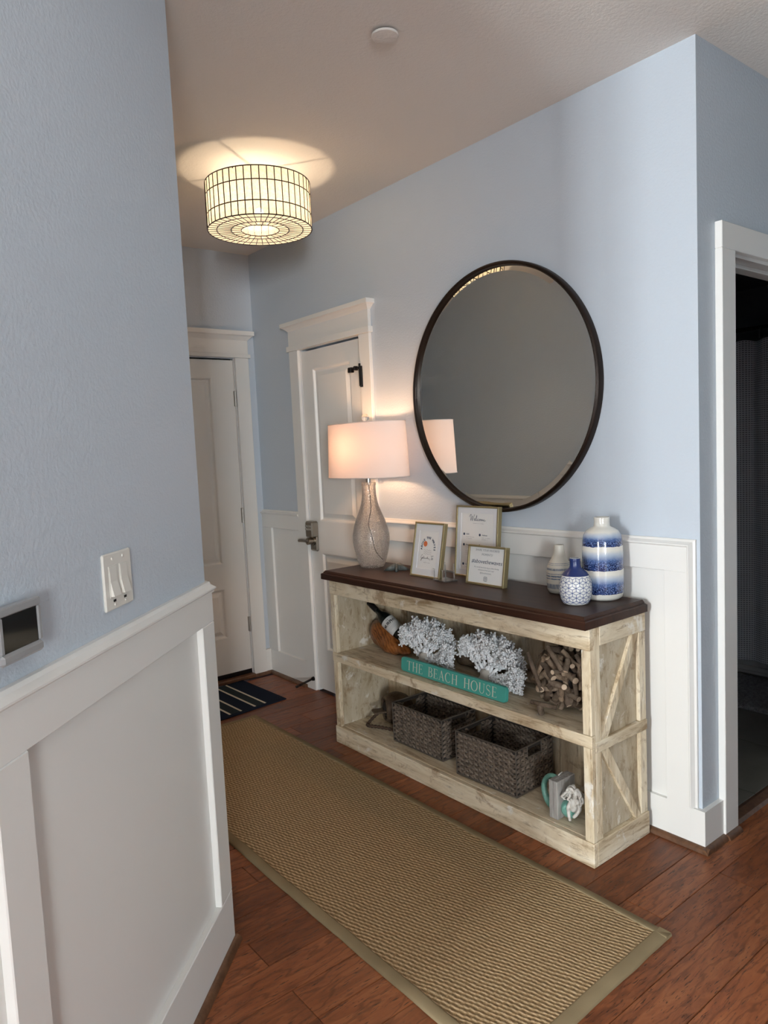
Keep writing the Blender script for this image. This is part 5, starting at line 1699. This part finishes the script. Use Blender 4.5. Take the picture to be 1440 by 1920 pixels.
# local frame: x to the right in the view (toward the corner), y into the wall, z up
ls = on_wall('light_switch', .5245, 1.204, 'white double rocker light switch plate on diagonal wall', 'light switch')
ls.rotation_euler = (0, 0, 0)
def wl(x, y, z): return Vector((-S2 * x - S2 * y, S2 * x - S2 * y, z))     # x right (toward corner), y into the wall
def wbox(x0, x1, y0, y1, z0, z1, b=.001):
    return MB().bbox(x0, x1, y0, y1, z0, z1, b).map(lambda p: wl(p.x, p.y, p.z))
wbox(-.0635, .0635, -.0065, 0, -.061, .061, .004).build('plate', 'white_plastic', ls)
for cx in (-.0245, .0235):
    wbox(cx - .0185, cx + .0185, -.0075, -.0060, -.034, .034, .0006).build('rocker_frame', 'white_plastic', ls)
    mb = MB().extrude([(cx - .0155, -.0078, .031), (cx - .0155, -.0086, .0), (cx - .0155, -.0150, -.031), (cx - .0155, -.006, -.031), (cx - .0155, -.006, .031)], (.031, 0, 0))
    mb.map(lambda p: wl(p.x, p.y, p.z)); mb.build('rocker', 'white_plastic', ls)
    wbox(cx - .006, cx + .006, -.0069, -.0064, -.0445, -.039, .0002).build('slot', 'black_metal', ls)
    for z in (.0485, -.0505):
        MB().sphere((0, 0, 0), .0035, 10, 6, (1, .5, 1)).map(lambda p, cx=cx, z=z: wl(p.x + cx, p.y - .0068, p.z + z)).build('screw', 'white_plastic', ls, smooth=True)
th = on_wall('thermostat', .905, 1.190, 'grey thermostat with dark glass screen at left edge', 'thermostat')
th.rotation_euler = (0, 0, 0)
mb = MB()
W2, H2 = .0575, .0435
mb.bbox(-W2 * .93, W2 * .93, -.016, 0, -H2 * .9, H2 * .95, .003)
mb.map(lambda p: wl(p.x, p.y, p.z)); mb.build('back_box', 'grey_plastic', th)
fr_ = MB()
fr_.bbox(-W2, W2, -.026, -.014, H2 - .014, H2, .002); fr_.bbox(-W2, W2, -.028, -.014, -H2 - .006, -H2 + .013, .005)
fr_.bbox(-W2, -W2 + .010, -.026, -.014, -H2 + .013, H2 - .014, .002); fr_.bbox(W2 - .010, W2, -.026, -.014, -H2 + .013, H2 - .014, .002)
fr_.map(lambda p: wl(p.x, p.y, p.z)); fr_.build('bezel', 'grey_plastic', th)
wbox(-W2 + .010, W2 - .010, -.0235, -.015, -H2 + .013, H2 - .014, .0005).build('screen', 'screen', th)

# ------------------------------------------------------------------ bathroom things seen through the doorway
# tub
tb = tag(empty('bathtub', (-.95, 2.38, 0)), 'white bathtub behind the grey shower curtain', 'bathtub')
MB().bbox(-.78, .78, -.40, -.37, 0, .44, .012).build('apron', 'tub_white', tb)
t2 = MB(); t2.bbox(-.78, .78, -.40, -.30, .44, .475, .012); t2.bbox(-.78, .78, .36, .46, .44, .475, .012); t2.bbox(-.78, -.70, -.30, .36, .44, .475, .012); t2.bbox(.70, .78, -.30, .36, .44, .475, .012)
t2.build('rim', 'tub_white', tb)
MB().box(-.72, .72, -.32, .38, .02, .08).build('basin', 'tub_white', tb)
MB().bbox(-.78, .78, -.412, -.395, .03, .06, .004).build('apron_ledge', 'tub_white', tb)
# curtain
sc3 = tag(empty('shower_curtain', (-.75, 1.930, 0)), 'grey waffle weave shower curtain in the bathroom', 'shower curtain')
nx, nz = 220, 24
v, f, uv = [], [], []
X0, X1, Zb, Zt = -.72, .52, .105, 1.985
for j in range(nz + 1):
    for i in range(nx + 1):
        x = X0 + (X1 - X0) * i / nx; t = j / nz
        sag = -.016 * (1 - cos(2 * pi * (x / .145))) / 2 * (1 if t > .97 else max(0, (t - .9) * 8))
        y = .018 * sin(x * 2 * pi / .145 + .6 * sin(x * 5)) * (.5 + .5 * t) + .008 * sin(x * 31)
        v.append((x, y, Zb + (Zt - Zb) * t + sag)); uv.append((x, Zb + (Zt - Zb) * t))
for j in range(nz):
    for i in range(nx): f.append((j * (nx + 1) + i, j * (nx + 1) + i + 1, (j + 1) * (nx + 1) + i + 1, (j + 1) * (nx + 1) + i))
me = bpy.data.meshes.new('curtain_cloth'); me.from_pydata(v, [], f)
ul = me.uv_layers.new(name='UVMap')
for lp in me.loops: ul.data[lp.index].uv = uv[lp.vertex_index]
me.materials.append(MATS['waffle_cloth'])
link('curtain_cloth', me, sc3, smooth=True)
for i in range(8):
    x = -.70 + .145 * i + .07
    rg2 = [(x + .004 * sin(k * .5), .022 * cos(2 * pi * k / 14), 2.018 + .034 * sin(2 * pi * k / 14)) for k in range(15)]
    MB().tube(rg2, .0022, 5, cap=False).build('curtain_ring', 'steel', sc3)
cr = tag(empty('curtain_rod', (-.95, 1.930, 2.045)), 'dark shower curtain rod over the bathtub', 'curtain rod')
MB().tube([(-.80, 0, 0), (.83, 0, 0)], .012, 12).build('rod', 'black_metal', cr, smooth=True, auto=0.7)
for x in (-.795, .825): MB().tube([(x - .005, 0, 0), (x + .005, 0, 0)], .028, 16).build('flange', 'black_metal', cr, smooth=True, auto=0.7)
# bath rug
mb = MB(); nx, ny = 70, 40
v, f = [], []
rs_ = random.Random(2)
for j in range(ny + 1):
    for i in range(nx + 1):
        x, y = -.42 + .84 * i / nx, -.255 + .51 * j / ny
        e = min(i, nx - i, j, ny - j)
        v.append((x, y, .001 if e == 0 else .018 + rs_.uniform(0, .009)))
for j in range(ny):
    for i in range(nx): f.append((j * (nx + 1) + i, j * (nx + 1) + i + 1, (j + 1) * (nx + 1) + i + 1, (j + 1) * (nx + 1) + i))
o = MB().add(v, f).build('bath_rug', 'shag', None, smooth=True, loc=(-.72, 1.665, 0))
tag(o, 'fluffy pale grey bath rug on the bathroom tiles', 'bath rug')
